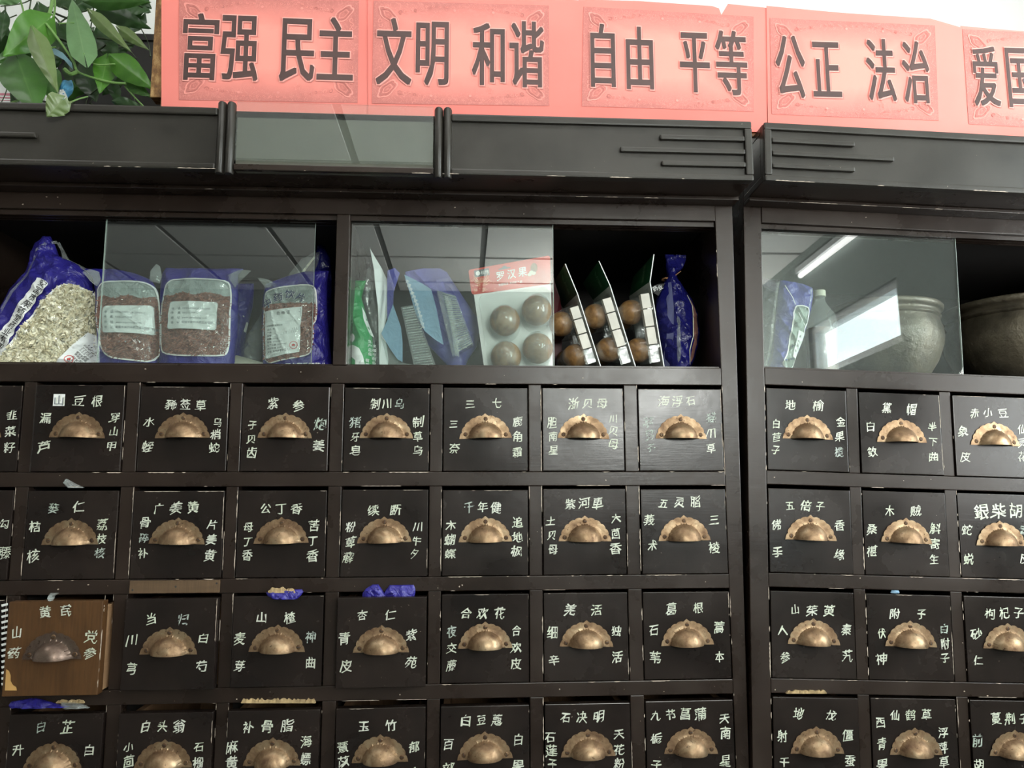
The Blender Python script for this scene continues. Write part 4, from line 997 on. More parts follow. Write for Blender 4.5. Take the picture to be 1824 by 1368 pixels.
# pale blue folded bag (left) with a violet strip
t = thing('folded_bag', 'pale blue folded bag with a violet edge in front of the leaflet', 'bag', FL.at(700, 645, 0.08))
sheet('violet_edge', [(690, 482, .10), (703, 477, .10), (712, 486, .10), (701, 520, .09), (700, 545, .085), (690, 572, .085), (689, 530, .10)], M_PURP, t, 0.0015, 'violet-blue strip')
sheet('blue_panel', [(700, 542, .078), (714, 582, .07), (717, 610, .068), (717, 645, .066), (708, 640, .07), (694, 620, .074), (679, 594, .078), (690, 570, .078)], M_LBLUE, t, 0.0012, 'pale blue front panel')
sheet('clear_skirt', [(679, 600, .085), (717, 646, .075), (760, 655, .07), (760, 662, .07), (694, 662, .08)], M_HAZE, t, 0.001)
ribbed_tray([(714, 547), (737, 543), (776, 650), (738, 655)], 0.088, 24, 'left clear plastic tray with fine ribs, behind the pale blue panel', -1)
# violet bag (right)
t = thing('folded_bag', 'violet-blue bag with a pale blue front panel left of the red card', 'bag', FL.at(790, 645, 0.10))
B9 = Bag(FL, [(478, 755, 784), (484, 722, 796), (500, 722, 806), (530, 733, 826), (568, 742, 852), (590, 748, 853), (617, 764, 850), (640, 786, 834), (655, 800, 828)], 0.125, 0.03, seed=18, wr=0.005, sc=18); B9.body('bag_body', M_PURP, t)
sheet('blue_panel', [(720, 489, .098), (735, 496, .096), (752, 505, .092), (768, 515, .09), (777, 548, .088), (790, 614, .084), (775, 605, .086), (756, 589, .09), (748, 574, .092), (740, 558, .094), (730, 522, .096)], M_LBLUE, t, 0.0015, 'pale blue front panel with a white lettered edge')
mb = MB()
for k in range(13):
    q = k / 12; p = FL.at(727 + (755 - 727) * q + 3 * math.sin(q * 3.1) - 1.5, 502 + (584 - 502) * q, 0.0875 - 0.004 * q); put_glyph(mb, "安国市聚药堂药业有限公司产"[k], 'b', p.x, p.z, 0.0068, p.y - 0.001, math.radians(-20))
mb.build('edge_lettering', M_WHITE, t)
sheet('front_fold', [(768, 513, .083), (781, 505, .08), (789, 501, .079), (803, 513, .08), (810, 525, .084), (796, 520, .086), (780, 517, .086)], M_PURP, t, 0.001)
ribbed_tray([(778, 517), (812, 527), (843, 612), (806, 634)], 0.078, 26, 'right clear plastic tray with fine ribs leaning in front of the violet bag', 1)
mb = MB(); mb.tube([FL.at(795, 528, .070), FL.at(806, 580, .068), FL.at(814, 634, .066)], [0.0035, 0.0035, 0.003], 8); mb.tube([FL.at(801, 530, .071), FL.at(813, 590, .069), FL.at(817, 636, .067)], [0.001] * 3, 6)
o = mb.build('plastic_rod', M_HAZE); o['label'] = 'shiny clear plastic rod leaning across the right ribbed tray'; o['category'] = 'packaging'

def on_card(o3, ex, ez, en):   # maps card coordinates (a along the card, b up the card, c out of it) to the cabinet
    return lambda a, c, d=0.0: o3 + ex * a + ez * c + en * d
def map_mb(mb, fn, start=0):
    for i in range(start, len(mb.v)): p = mb.v[i]; mb.v[i] = fn(p.x, p.z, -p.y)
def dome_grid(mb, fn, cx, cz, r, h, n=22, k=9, sq=1.0, base=0.0):
    rows = []
    vs = []; fs = []
    for i in range(k + 1):
        q = i / k * math.pi / 2; rr = r * math.cos(q) ; hh = h * math.sin(q)
        if i == k: rr = 0.0002
        for j in range(n): a = 2 * math.pi * j / n; vs.append(fn(cx + rr * math.cos(a), cz + rr * sq * math.sin(a), base + hh))
    for i in range(k):
        for j in range(n): fs.append((i * n + j, i * n + (j + 1) % n, (i + 1) * n + (j + 1) % n, (i + 1) * n + j))
    mb.add(vs, fs)
# monk fruit blister pack facing the room
t = thing('blister_pack', 'blister card with red header holding four brown fruits, facing forward behind the glass', 'packaging', FL.at(915, 650, 0.07))
O = FL.at(848, 655, 0.062); TL_ = FL.at(834, 481, 0.085); TR_ = FL.at(980, 455, 0.085)
ex = (TR_ - TL_); W = ex.length; ex.normalize(); BLc = FL.at(861, 661, 0.060)
ez = (TL_ - BLc); ez = (ez - ex * ez.dot(ex)); H = ez.length; ez.normalize(); en = ex.cross(ez); en = en if en.y < 0 else -en
BLc = TL_ - ez * H
Q_ = [FL.at(860, 662, 0.064), FL.at(985, 662, 0.064), FL.at(980, 455, 0.085), FL.at(834, 481, 0.085)]
H = (Q_[3] - Q_[0]).length
fn = lambda a, c, d=0.0: Q_[0].lerp(Q_[1], a / W).lerp(Q_[3].lerp(Q_[2], a / W), c / H) + en * d
def clampz(p): return Vector((p.x, p.y, max(p.z, 0.0322)))
def rrect(x0, z0, x1, z1, r, n=5):
    P = []
    for cx, cz, a in ((x1 - r, z1 - r, 0), (x0 + r, z1 - r, 90), (x0 + r, z0 + r, 180), (x1 - r, z0 + r, 270)):
        for k in range(n + 1): q = math.radians(a + 90 * k / n); P.append((cx + r * math.cos(q), cz + r * math.sin(q)))
    return P
def flat(mb, fn, poly, d, th=0.0):
    n = len(poly); a = [fn(x, z, d) for x, z in poly]
    if th: c = [fn(x, z, d - th) for x, z in poly]; mb.add(a + c, [tuple(range(n)), tuple(range(2 * n - 1, n - 1, -1))] + [(i, n + i, n + (i + 1) % n, (i + 1) % n) for i in range(n)])
    else: mb.add(a, [tuple(range(n))])
fnc = lambda a, c, d=0.0: clampz(fn(a, c, d))
mb = MB(); flat(mb, fnc, rrect(0.004, 0, W, H - 0.0, 0.006), 0.0, 0.001); mb.build('backing_card', M_WHITE, t)
hh = 0.0475
mb = MB(); flat(mb, fn, [(0.0, H - hh)] + [(x, z) for x, z in rrect(0.0, H - hh, W, H, 0.007)[:14]] + [(W, H - hh)] if False else rrect(0.0, H - hh, W, H, 0.005), 0.0008)
M_HDR = plain('red_header_print', (0.62, 0.09, 0.07), 0.4, vary=0.12, scale=20); mb.build('red_header', M_HDR, t, 'red printed header')
mb = MB(); flat(mb, fn, rrect(0.010, H - 0.0165, 0.037, H - 0.0035, 0.001), 0.0013); mb.build('brand_patch', M_GREY, t, 'dark grey-green emblem patch')
mb = MB(); n = 16; cxx, czz = 0.0165, H - 0.010
P = [(cxx + 0.0042 * math.cos(q), czz + 0.0042 * math.sin(q)) for q in [math.radians(60 + 290 * k / n) for k in range(n + 1)]] + [(cxx + 0.0012 + 0.0028 * math.cos(q), czz + 0.0006 + 0.0028 * math.sin(q)) for q in [math.radians(350 - 290 * k / n) for k in range(n + 1)]]
bm = bmesh.new(); f = bm.faces.new([bm.verts.new(fn(x, z, 0.0018)) for x, z in P]); bmesh.ops.triangulate(bm, faces=[f], ngon_method='EAR_CLIP'); mb.frombm(bm)
s0 = len(mb.v)
for k, ch in enumerate("桂伟"): put_glyph(mb, ch, 'b', 0.0255 + k * 0.0075, H - 0.010, 0.0075, -0.0018)
for k, ch in enumerate("罗汉果"): put_glyph(mb, ch, 'b', 0.0565 + k * 0.0205, H - 0.0215 + k * 0.0006, 0.0180, -0.0018, 0, 0.92)
put_line(mb, "甘甜纯净 天然农产品", 'p', 0.051, H - 0.037, 0.0048, -0.0018)
map_mb(mb, fn, s0); mb.build('header_lettering', M_WHITE, t)
# pale scrolled ornament at the left of the header and a small printed fruit at its right
M_ORN2 = plain('pale_gold_scroll_print', (0.80, 0.42, 0.26), 0.5)
mb = MB(); rnd = random.Random(5)
def strip(mb, fn, pts, wd, d):
    n = len(pts); L = []
    for i in range(n):
        a, c = pts[max(0, i - 1)], pts[min(n - 1, i + 1)]; dx, dz = c[0] - a[0], c[1] - a[1]; q = math.hypot(dx, dz) or 1
        ww = wd * (0.35 + 0.65 * math.sin(math.pi * (i + 0.5) / n)); nx, nz = -dz / q * ww / 2, dx / q * ww / 2
        L += [fn(pts[i][0] + nx, pts[i][1] + nz, d), fn(pts[i][0] - nx, pts[i][1] - nz, d)]
    mb.add(L, [(2 * i, 2 * i + 1, 2 * i + 3, 2 * i + 2) for i in range(n - 1)])
for k in range(46):
    x = 0.004 + abs(rnd.gauss(0, 0.016)); z = H - rnd.uniform(0.018, 0.045); r = rnd.uniform(0.0012, 0.0028); a0 = rnd.uniform(0, 6)
    if x > 0.045: continue
    strip(mb, fn, [(x + r * (1 - q / 9) * math.cos(a0 + q * .6), z + r * (1 - q / 9) * math.sin(a0 + q * .6)) for q in range(8)], 0.0008, 0.0014)
for sg in (-1, 1):
    for j in range(4): strip(mb, fn, [(0.0215 + sg * (0.003 + q * 0.0022), H - 0.034 + q * (0.0006 + j * 0.0009) + 0.002 * j) for q in range(6)], 0.0013, 0.0016)
for r in (0.0035, 0.0018): strip(mb, fn, [(0.0215 + r * math.cos(q * .5), H - 0.0235 + r * 1.2 * math.sin(q * .5)) for q in range(14)], 0.0011, 0.0016)
mb.build('scroll_print', M_ORN2, t, 'pale gold scrolled ornament')
mb = MB(); flat(mb, fn, [(0.119 + 0.0062 * math.cos(q * .4) , H - 0.017 + 0.0085 * math.sin(q * .4)) for q in range(16)], 0.0014); mb.build('fruit_picture', M_FRUIT, t)
mb = MB()
for cx_, cz_ in ((0.1135, H - 0.0235), (0.118, H - 0.026), (0.1105, H - 0.027)): flat(mb, fn, [(cx_ + 0.0042 * math.cos(q * .5), cz_ + 0.003 * math.sin(q * .5)) for q in range(12)], 0.0017)
mb.build('sliced_fruit_picture', M_CREAM, t)
mb = MB(); flat(mb, fn, chaikin([(0.054, H - 0.0085), (0.060, H - 0.0075), (0.063, H - 0.0045), (0.067, H - 0.0045), (0.070, H - 0.0075), (0.076, H - 0.0085), (0.076, H - 0.0105), (0.054, H - 0.0105)], 1), 0.0013); mb.build('hanging_slot', M_GREY, t)
fruits = [(0.37, 0.425), (0.79, 0.49), (0.34, 0.10), (0.78, 0.165)]
shell = MB()
for u, v in fruits:
    a = u * W; c = v * H
    mb = MB(); ctr = fn(a, c, 0.0228); mb.sphere(ctr, 0.0262, 26, (1, 0.84, 1.02)); mb.build('monk_fruit', M_FRUIT, t, smooth=True)
    dome_grid(shell, fnc, a, c, 0.0315, 0.049, 26, 10, 1.0, 0.002)
flat(shell, fnc, rrect(0.012, 0.004, W - 0.003, H - hh - 0.004, 0.012), 0.004)
shell.build('clear_blister', film('clear_blister_plastic', (0.95, 0.965, 0.955), 0.05, 1.5, 0.10, 0.35, 60), t, smooth=True)

# three packs seen edge-on
M_BLIS = film('clear_blister_plastic_side', (0.96, 0.97, 0.965), 0.04, 1.5, 0.05, 0.3, 70)
M_GCARD = plain('dark_green_card_print', (0.012, 0.075, 0.028), 0.35, vary=0.25, scale=20)
M_STEP = plain('off_white_inner_tray', (0.50, 0.48, 0.42), 0.45)
M_CARDBACK = plain('pale_grey_card_back', (0.42, 0.43, 0.40), 0.6)
def side_pack(top, fold, bot, fr, label, Yf=0.045, dep=0.105, back=-0.012, lean=0.0):
    Pt, Pf, Pb = FL.at(*top, Yf), FL.at(*fold, Yf), FL.at(*bot, Yf); Pb.z = 0.0318
    t = thing('blister_pack', label, 'packaging', Pb, group=None)
    back3 = Vector((back, dep, 0.0))
    # card, bent at the fold: printed face to the left, pale edge to the front
    for nm, A, Bq, mat, lb in (('header_card', Pt, Pf, M_GCARD, 'dark green printed header'), ('backing_card', Pf, Pb, M_CARDBACK, None)):
        mb = MB(); th = Vector((0.0016, 0, 0)); 
        A2 = A + back3 + (Vector((0, 0, -0.012)) if nm == 'header_card' else Vector())
        mb.hexa([Bq, Bq + th, Bq + th + back3, Bq + back3, A, A + th, A2 + th, A2]); mb.build(nm, mat, t, lb)
    mb = MB(); e = Vector((0, -0.0006, 0)); th = Vector((0.0016, 0, 0))
    mb.hexa([Pb + e, Pb + th + e, Pb + th, Pb, Pf + e, Pf + th + e, Pf + th, Pf]); mb.hexa([Pf + e, Pf + th + e, Pf + th, Pf, Pt + e, Pt + th + e, Pt + th, Pt]); mb.build('card_edge', M_WHITE, t, 'white cut edge of the card')
    mb = MB()   # printing on the header
    for k, ch in enumerate("罗汉果"):
        q = 0.30 + 0.22 * k; c = Pt.lerp(Pf, q) + back3 * 0.35; s = 0.013; s0 = len(mb.v); put_glyph(mb, ch, 'b', 0, 0, s, 0)
        dz = (Pt - Pf).normalized(); dy = back3.normalized() * -1
        for i in range(s0, len(mb.v)): p = mb.v[i]; mb.v[i] = c + dz * p.z + dy * p.x + Vector((-0.0007, 0, 0))
    mb.build('header_lettering', plain('pale_green_print', (0.20, 0.34, 0.20), 0.5), t)
    # blister: domes round the fruits, stepped side wall
    down = (Pb - Pf); L = down.length; dn = down.normalized(); out = Vector((-1, 0.0, 0)); out = (out - dn * out.dot(dn)).normalized()
    nb = back3.normalized()
    fn2 = lambda a, c, d=0.0: Pf + nb * a + dn * c + out * d
    sh = MB()
    for u, v in fr:
        p = FL.at(u, v, Yf + 0.026); c = (p - Pf).dot(dn); d = (p - Pf).dot(out)
        for a in (0.028, 0.078):
            mb = MB(); mb.sphere(fn2(a, c, max(0.021, d)), 0.0225, 22, (1, 1, 0.98)); mb.build('monk_fruit', M_FRUIT, t, smooth=True)
            dome_grid(sh, fn2, a, c, 0.0275, max(0.021, d) + 0.0262, 22, 10, 1.0, 0.001)
    flat(sh, fn2, [(0.004, 0.01), (0.102, 0.01), (0.102, L - 0.006), (0.004, L - 0.006)], 0.0035)
    for q in ((fr[0][1] + fr[1][1]) / 2,):
        p = FL.at((fr[0][0] + fr[1][0]) / 2, q, Yf + 0.02); c = (p - Pf).dot(dn)
        for a in (0.016, 0.030, 0.044):
            mp = []; 
            sh.hexa([fn2(a, c - 0.010, 0.004), fn2(a + 0.010, c - 0.010, 0.004), fn2(a + 0.010, c - 0.010, 0.022), fn2(a, c - 0.010, 0.022), fn2(a, c + 0.010, 0.004), fn2(a + 0.010, c + 0.010, 0.004), fn2(a + 0.010, c + 0.010, 0.022), fn2(a, c + 0.010, 0.022)])
    sh.build('clear_blister', M_BLIS, t, smooth=True)
    for k in range(4):
        c0, c1 = 0.016 + k * (L - 0.030) / 4, 0.016 + (k + 1) * (L - 0.030) / 4 - 0.0022
        if k == 0: c0 += 0.004
        mb = MB(); a0, a1, d0, d1 = -0.0006, 0.009, 0.0045, 0.0195
        mb.hexa([fn2(a0, c0, d0), fn2(a1, c0, d0), fn2(a1, c0, d1), fn2(a0, c0, d1), fn2(a0, c1, d0), fn2(a1, c1, d0), fn2(a1, c1, d1), fn2(a0, c1, d1)])
        mb.build('side_wall_step', M_STEP if k < 3 else M_TRAY, t)
    return t
side_pack((1006, 470), (1028, 524), (1071, 655), ((1003, 577), (1028, 635)), 'green-headed blister card seen edge-on, nearest to the red card')
side_pack((1066, 465), (1086, 509), (1133, 655), ((1064, 563), (1088, 623)), 'green-headed blister card seen edge-on, middle of the three')
side_pack((1164, 453), (1157, 502), (1183, 655), ((1128, 556), (1141, 624)), 'green-headed blister card seen edge-on with header bent right, beside the tied blue bag', back=-0.014)
sheet('card', [(984, 488, .12), (997, 530, .12), (1002, 560, .13), (1000, 655, .14), (975, 655, .14), (975, 488, .12)], plain('dark_red_card', (0.10, 0.006, 0.012), 0.5), None, 0.001, 'dark red card behind the first edge-on blister pack', 'packaging')

# tied blue bag
t = thing('herb_bag', 'deep blue bag tied at the neck in the right corner of the second compartment', 'bag', FL.at(1206, 645, 0.10))
BT = Bag(FL, [(454, 1184, 1222), (463, 1186, 1222), (478, 1186, 1216), (490, 1188, 1203), (500, 1184, 1208), (516, 1176, 1220), (534, 1169, 1232), (560, 1167, 1242), (600, 1172, 1246), (640, 1180, 1236), (655, 1186, 1228)], 0.105, 0.075, seed=21, wr=0.005, top=0.9, side=0.55); BT.body('bag_body', M_NAVY, t)
mb = MB(); W_ = chaikin([(1228, 528), (1236, 545), (1238, 560), (1236, 600), (1229, 630), (1226, 650), (1236, 636), (1243, 600), (1244, 565), (1238, 545)], 1); BT.patch(mb, W_, 0.001, 0.006); mb.build('side_window', M_SHRBG, t, 'brown herb showing through a side window')
mb = MB(); BT.outline(mb, [(1226, 524), (1233, 545), (1234, 560), (1232, 600), (1226, 625), (1225, 652)], 0.0016, 0.0022, closed=False); mb.build('window_border', M_CREAM, t)
mb = MB(); BT.outline(mb, [(1193, 500), (1194, 550), (1193, 600), (1190, 650)], 0.010, 0.002, closed=False); mb.build('seam_strip', plain('grey_blue_seam', (0.14, 0.15, 0.30), 0.35), t, 'pale seam strip down the bag')
mb = MB(); BT.patch(mb, chaikin([(1203, 562), (1208, 570), (1207, 585), (1210, 605), (1206, 620), (1209, 640), (1204, 650), (1202, 610), (1204, 590)], 1), 0.0024, 0.006); mb.build('crease_glint', M_HAZE, t)
mb = MB(); pts = []
for k in range(26): q = 2 * math.pi * k / 12.5; pts.append(Vector((BT.loc([(1195.5, 491)])[0][0] + 0.0095 * math.cos(q), 0.105 + 0.011 * math.sin(q), BT.loc([(1195, 491)])[0][1] + 0.0007 * math.sin(k * 1.7))))
mb.tube(pts, 0.0012, 6); a = BT.loc([(1199, 492)])[0]; e = BT.loc([(1216, 480)])[0]; mb.tube([(a[0], 0.094, a[1]), (e[0], 0.090, e[1])], 0.0008, 6); a2 = BT.loc([(1208, 495)])[0]; mb.tube([(a[0], 0.094, a[1]), (a2[0], 0.092, a2[1])], 0.0008, 6)
mb.build('rubber_band', plain('tan_rubber_band', (0.45, 0.22, 0.10), 0.5), t, 'tan rubber band round the neck')
mb = MB(); P = [(1162, 512), (1172, 506), (1183, 505), (1180, 516), (1172, 527), (1164, 520)]; BT.patch(mb, P, -0.006, 0.01)
sheet('printed_corner', [(1160, 511, .082), (1172, 506, .08), (1184, 505, .078), (1180, 514, .078), (1173, 527, .078), (1162, 520, .08)], M_BLACK, t, 0.001)
mb = MB()
for k, ch in enumerate("药业"): p = FL.at(1167 + k * 9, 514 - k * 2, 0.0765); put_glyph(mb, ch, 'b', p.x, p.z, 0.0095, p.y, math.radians(30))
mb.build('corner_lettering', M_WHITE, t)

# ---- right cabinet
t = thing('herb_bag', 'blue bag with a white-edged wavy window behind the glass of the right cabinet', 'bag', FR.at(1405, 645, 0.08), FR)
BR = Bag(FR, [(499, 1389, 1396), (504, 1389, 1418), (513, 1387, 1447), (528, 1385, 1447), (550, 1382, 1444), (572, 1380, 1438), (594, 1378, 1432), (619, 1375, 1424), (647, 1368, 1412), (659, 1370, 1408)], 0.075, 0.045, seed=23, wr=0.006, top=0.3); BR.body('bag_body', M_RBLUE, t)
w7 = chaikin([(1413, 549), (1420, 545), (1430, 545), (1443, 551), (1438, 575), (1430, 597), (1420, 630), (1410, 658), (1398, 658), (1389, 647), (1400, 630), (1404, 600), (1409, 580), (1412, 562)], 2)
mb = MB(); BR.patch(mb, w7, 0.001); mb.build('bag_window', plain('green_grey_bag_window', (0.22, 0.28, 0.24), 0.3, vary=0.3, scale=40, bump=0.4), t, 'clear greenish window')
mb = MB(); BR.outline(mb, w7, 0.0022, 0.0022); BR.outline(mb, [(1400, 507), (1410, 530), (1422, 560), (1434, 580)], 0.0013, 0.0026, closed=False); mb.build('window_border', M_WHITE, t)
mb = MB(); BR.patch(mb, [(1419, 590), (1431, 595), (1424, 618), (1415, 641), (1409, 637), (1414, 612)], 0.0028); mb.build('paper_label', M_PAPER, t, 'white label')
mb = MB()
for u, v in ((1422, 601), (1420, 609), (1418, 617), (1415, 626)): BR.chars(mb, "名", 'p', u, v, u, v, 0.0045, 0.0034)
mb.build('label_lettering', M_BLACK, t)
mb = MB(); BR.patch(mb, [(1389, 499), (1394, 500), (1390, 530), (1386, 572), (1381, 619), (1374, 655), (1369, 647), (1376, 610), (1381, 560)], 0.002, 0.006); BR.patch(mb, [(1443, 514), (1447, 514), (1446, 530), (1441, 550), (1440, 545), (1443, 530)], 0.002, 0.006); mb.build('sealed_edge', M_HAZE, t, 'clear sealed edge')
t = thing('herb_bag', 'dull purple crumpled pack at the left end of the right cabinet, behind the blue bag', 'bag', FR.at(1368, 645, 0.13), FR)
BP = Bag(FR, [(498, 1352, 1392), (530, 1352, 1392), (600, 1352, 1396), (657, 1352, 1400)], 0.14, 0.05, seed=25, wr=0.012, sc=22); BP.body('bag_body', M_DPUR, t)

t = thing('glass_jar', 'clear glass jar with a cream screw cap between the blue bag and the first pot', 'jar', Vector((FR.at(1460, 640, 0.13).x, 0.13, 0.0305)), FR)
zc = FR.at(1460, 518, 0.13).z; jx = FR.at(1460, 520, 0.13).x; h0 = zc - 0.0305
mb = MB(); mb.lathe((jx, 0.13, 0.0305), [(0.0005, h0), (0.0098, h0), (0.0106, h0 - 0.001), (0.0106, h0 - 0.0115), (0.0092, h0 - 0.0117)], 32); mb.build('screw_cap', M_CREAM, t, 'cream ribbed screw cap', smooth=True)
mb = MB(); mb.lathe((jx, 0.13, 0.0305), [(0.0005, 0.0006), (0.027, 0.0006), (0.029, 0.004), (0.029, h0 - 0.062), (0.026, h0 - 0.047), (0.014, h0 - 0.030), (0.0092, h0 - 0.022), (0.0092, h0 - 0.0118)], 36); mb.build('jar_body', M_HAZE, t, 'clear glass body', smooth=True)
mb = MB(); mb.lathe((jx, 0.13, 0.0305), [(0.0005, 0.003), (0.026, 0.003), (0.0265, 0.006), (0.0265, h0 - 0.075), (0.0005, h0 - 0.075)], 32); mb.build('jar_contents', plain('brown_herb_powder', (0.20, 0.13, 0.09), 0.8, vary=0.4, scale=60), t, 'dull brown contents', smooth=True)

def pot(ul, ur, vtop, Y, label, seed):
    a, c = FR.at(ul, vtop + 25, Y), FR.at(ur, vtop + 25, Y); R = (c.x - a.x) / 2; cx = (a.x + c.x) / 2
    t = thing('clay_pot', label, 'pot', (cx, Y, 0.0305), FR)
    zt = FR.at((ul + ur) / 2, vtop, Y - R).z - 0.0305
    k = zt
    prof = [(0.30 * R, 0.0004), (0.55 * R, 0.0004), (0.60 * R, 0.004), (0.72 * R, k * 0.12), (0.88 * R, k * 0.30), (0.985 * R, k * 0.50), (1.0 * R, k * 0.62), (0.975 * R, k * 0.72), (0.935 * R, k * 0.80), (0.925 * R, k * 0.825), (0.955 * R, k * 0.84), (0.965 * R, k * 0.855), (0.945 * R, k * 0.875), (0.935 * R, k * 0.90), (0.95 * R, k * 0.92), (0.99 * R, k * 0.935), (1.005 * R, k * 0.955), (1.005 * R, k * 0.985), (0.985 * R, k * 1.0), (0.93 * R, k * 1.0), (0.88 * R, k * 0.985), (0.86 * R, k * 0.90), (0.90 * R, k * 0.70), (0.85 * R, k * 0.35), (0.4 * R, k * 0.08), (0.001, k * 0.08)]
    # refine the profile for a smooth silhouette
    P2 = []
    for i in range(len(prof) - 1): P2 += [prof[i], ((prof[i][0] + prof[i + 1][0]) / 2, (prof[i][1] + prof[i + 1][1]) / 2)]
    P2.append(prof[-1])
    mb = MB(); mb.lathe((cx, Y, 0.0305), P2, 84, lambda q, z: 0.004 * noise.noise(Vector((math.cos(q) * 4 + seed, math.sin(q) * 4, z * 30))))
    mb.build('pot_body', M_POT, t, smooth=True)
    return t
pot(1484, 1665, 524, 0.145, 'smaller dark clay pot standing behind the right cabinet glass', 2)
pot(1697, 1950, 512, 0.185, 'large dark glazed clay pot in the open right end of the compartment', 7)

# ------------------------------------------------------------------ on top of the cabinets
# board on edge that carries the banner
BY = -0.050
t = thing('backing_board', 'long board with a worn brown edge standing on the cabinets behind the red banner', 'board', (0.37, BY + 0.02, 0.4165))
b = MB(); p0 = FL.at(275, 100, BY + 0.012).x; p1 = FL.at(290, 100, BY + 0.012).x + 0.004
b.box(p0, p1, BY + 0.004, BY + 0.030, FL.at(280, 171, BY).z, 0.93, 0.0015); b.build('board_edge', M_CARD, t, 'worn rusty brown left edge')
b = MB(); b.box(p1 + 0.0004, 1.30, BY + 0.004, BY + 0.010, 0.4172, 0.60); b.box(1.3004, 2.55, BY + 0.004, BY + 0.010, 0.4172, 0.54); b.build('board_face', M_RAW, t)

load_glyphs(sorted(set("富强民主文明和谐自由平等公正法治爱国")), 'k', 0.0, 2)
ban = thing('paper_banner', 'long salmon-red paper banner with large dark characters along the cabinet tops', 'banner', (0.9, BY, 0.42))
SH = [
 dict(poly=[(289, -40), (289, 215), (657, 220), (657, -40)], pan=[(320.5, -2), (639.8, 2), (637.5, 184.5), (320.5, 180)], txt="富强 民主", box=[((329, 448), (466, 150)),]),
 dict(poly=[(655, -40), (656.5, 222), (1032, 230), (1033, 4), (985, 0), (940, -8), (800, -30)], pan=[(666, 2.8), (977, 13.3), (978, 191), (663, 186)]),
 dict(poly=[(1030, 1), (1029, 232), (1366, 236), (1367, 15), (1296, 8), (1284, 28), (1280, 16), (1268, 12), (1140, 4)], pan=[(1039, 14.4), (1341.3, 31), (1341.7, 200), (1035.8, 191.4)]),
 dict(poly=[(1364, 12), (1367, 240), (1718, 246), (1710, 52), (1655, 36), (1500, 25)], pan=[(1370, 34), (1662, 48.4), (1669, 217), (1373.5, 205)]),
 dict(poly=[(1708, 48), (1717, 246), (2060, 255), (2050, 72), (1824, 58), (1760, 53)], pan=[(1712, 54.4), (2005, 70), (2012, 238), (1723, 223)]),
]
def bp(u, v, d=0.0):
    p = FL.at(u, v, BY - d); return p
def wav(x, z): return 0.0010 * math.sin(x * 9 + z * 3)
CHARS = [ # char, left, right, top, bottom in the photograph
 ("富", 330, 388, 26, 147), ("强", 398, 460, 30, 148), ("民", 502, 560, 35, 149), ("主", 568, 629, 32, 146),
 ("文", 672, 733, 34, 155), ("明", 742, 799, 41, 156), ("和", 841, 899, 44, 156), ("谐", 907, 969, 41, 160),
 ("自", 1050, 1096, 45, 159), ("由", 1113, 1164, 50, 163), ("平", 1208, 1265, 60, 168), ("等", 1271, 1332, 56, 173),
 ("公", 1377, 1435, 65, 178), ("正", 1442, 1498, 77, 176), ("法", 1537, 1595, 72, 184), ("治", 1600, 1656, 76, 188),
 ("爱", 1724, 1780, 85, 193), ("国", 1785, 1840, 88, 195)]
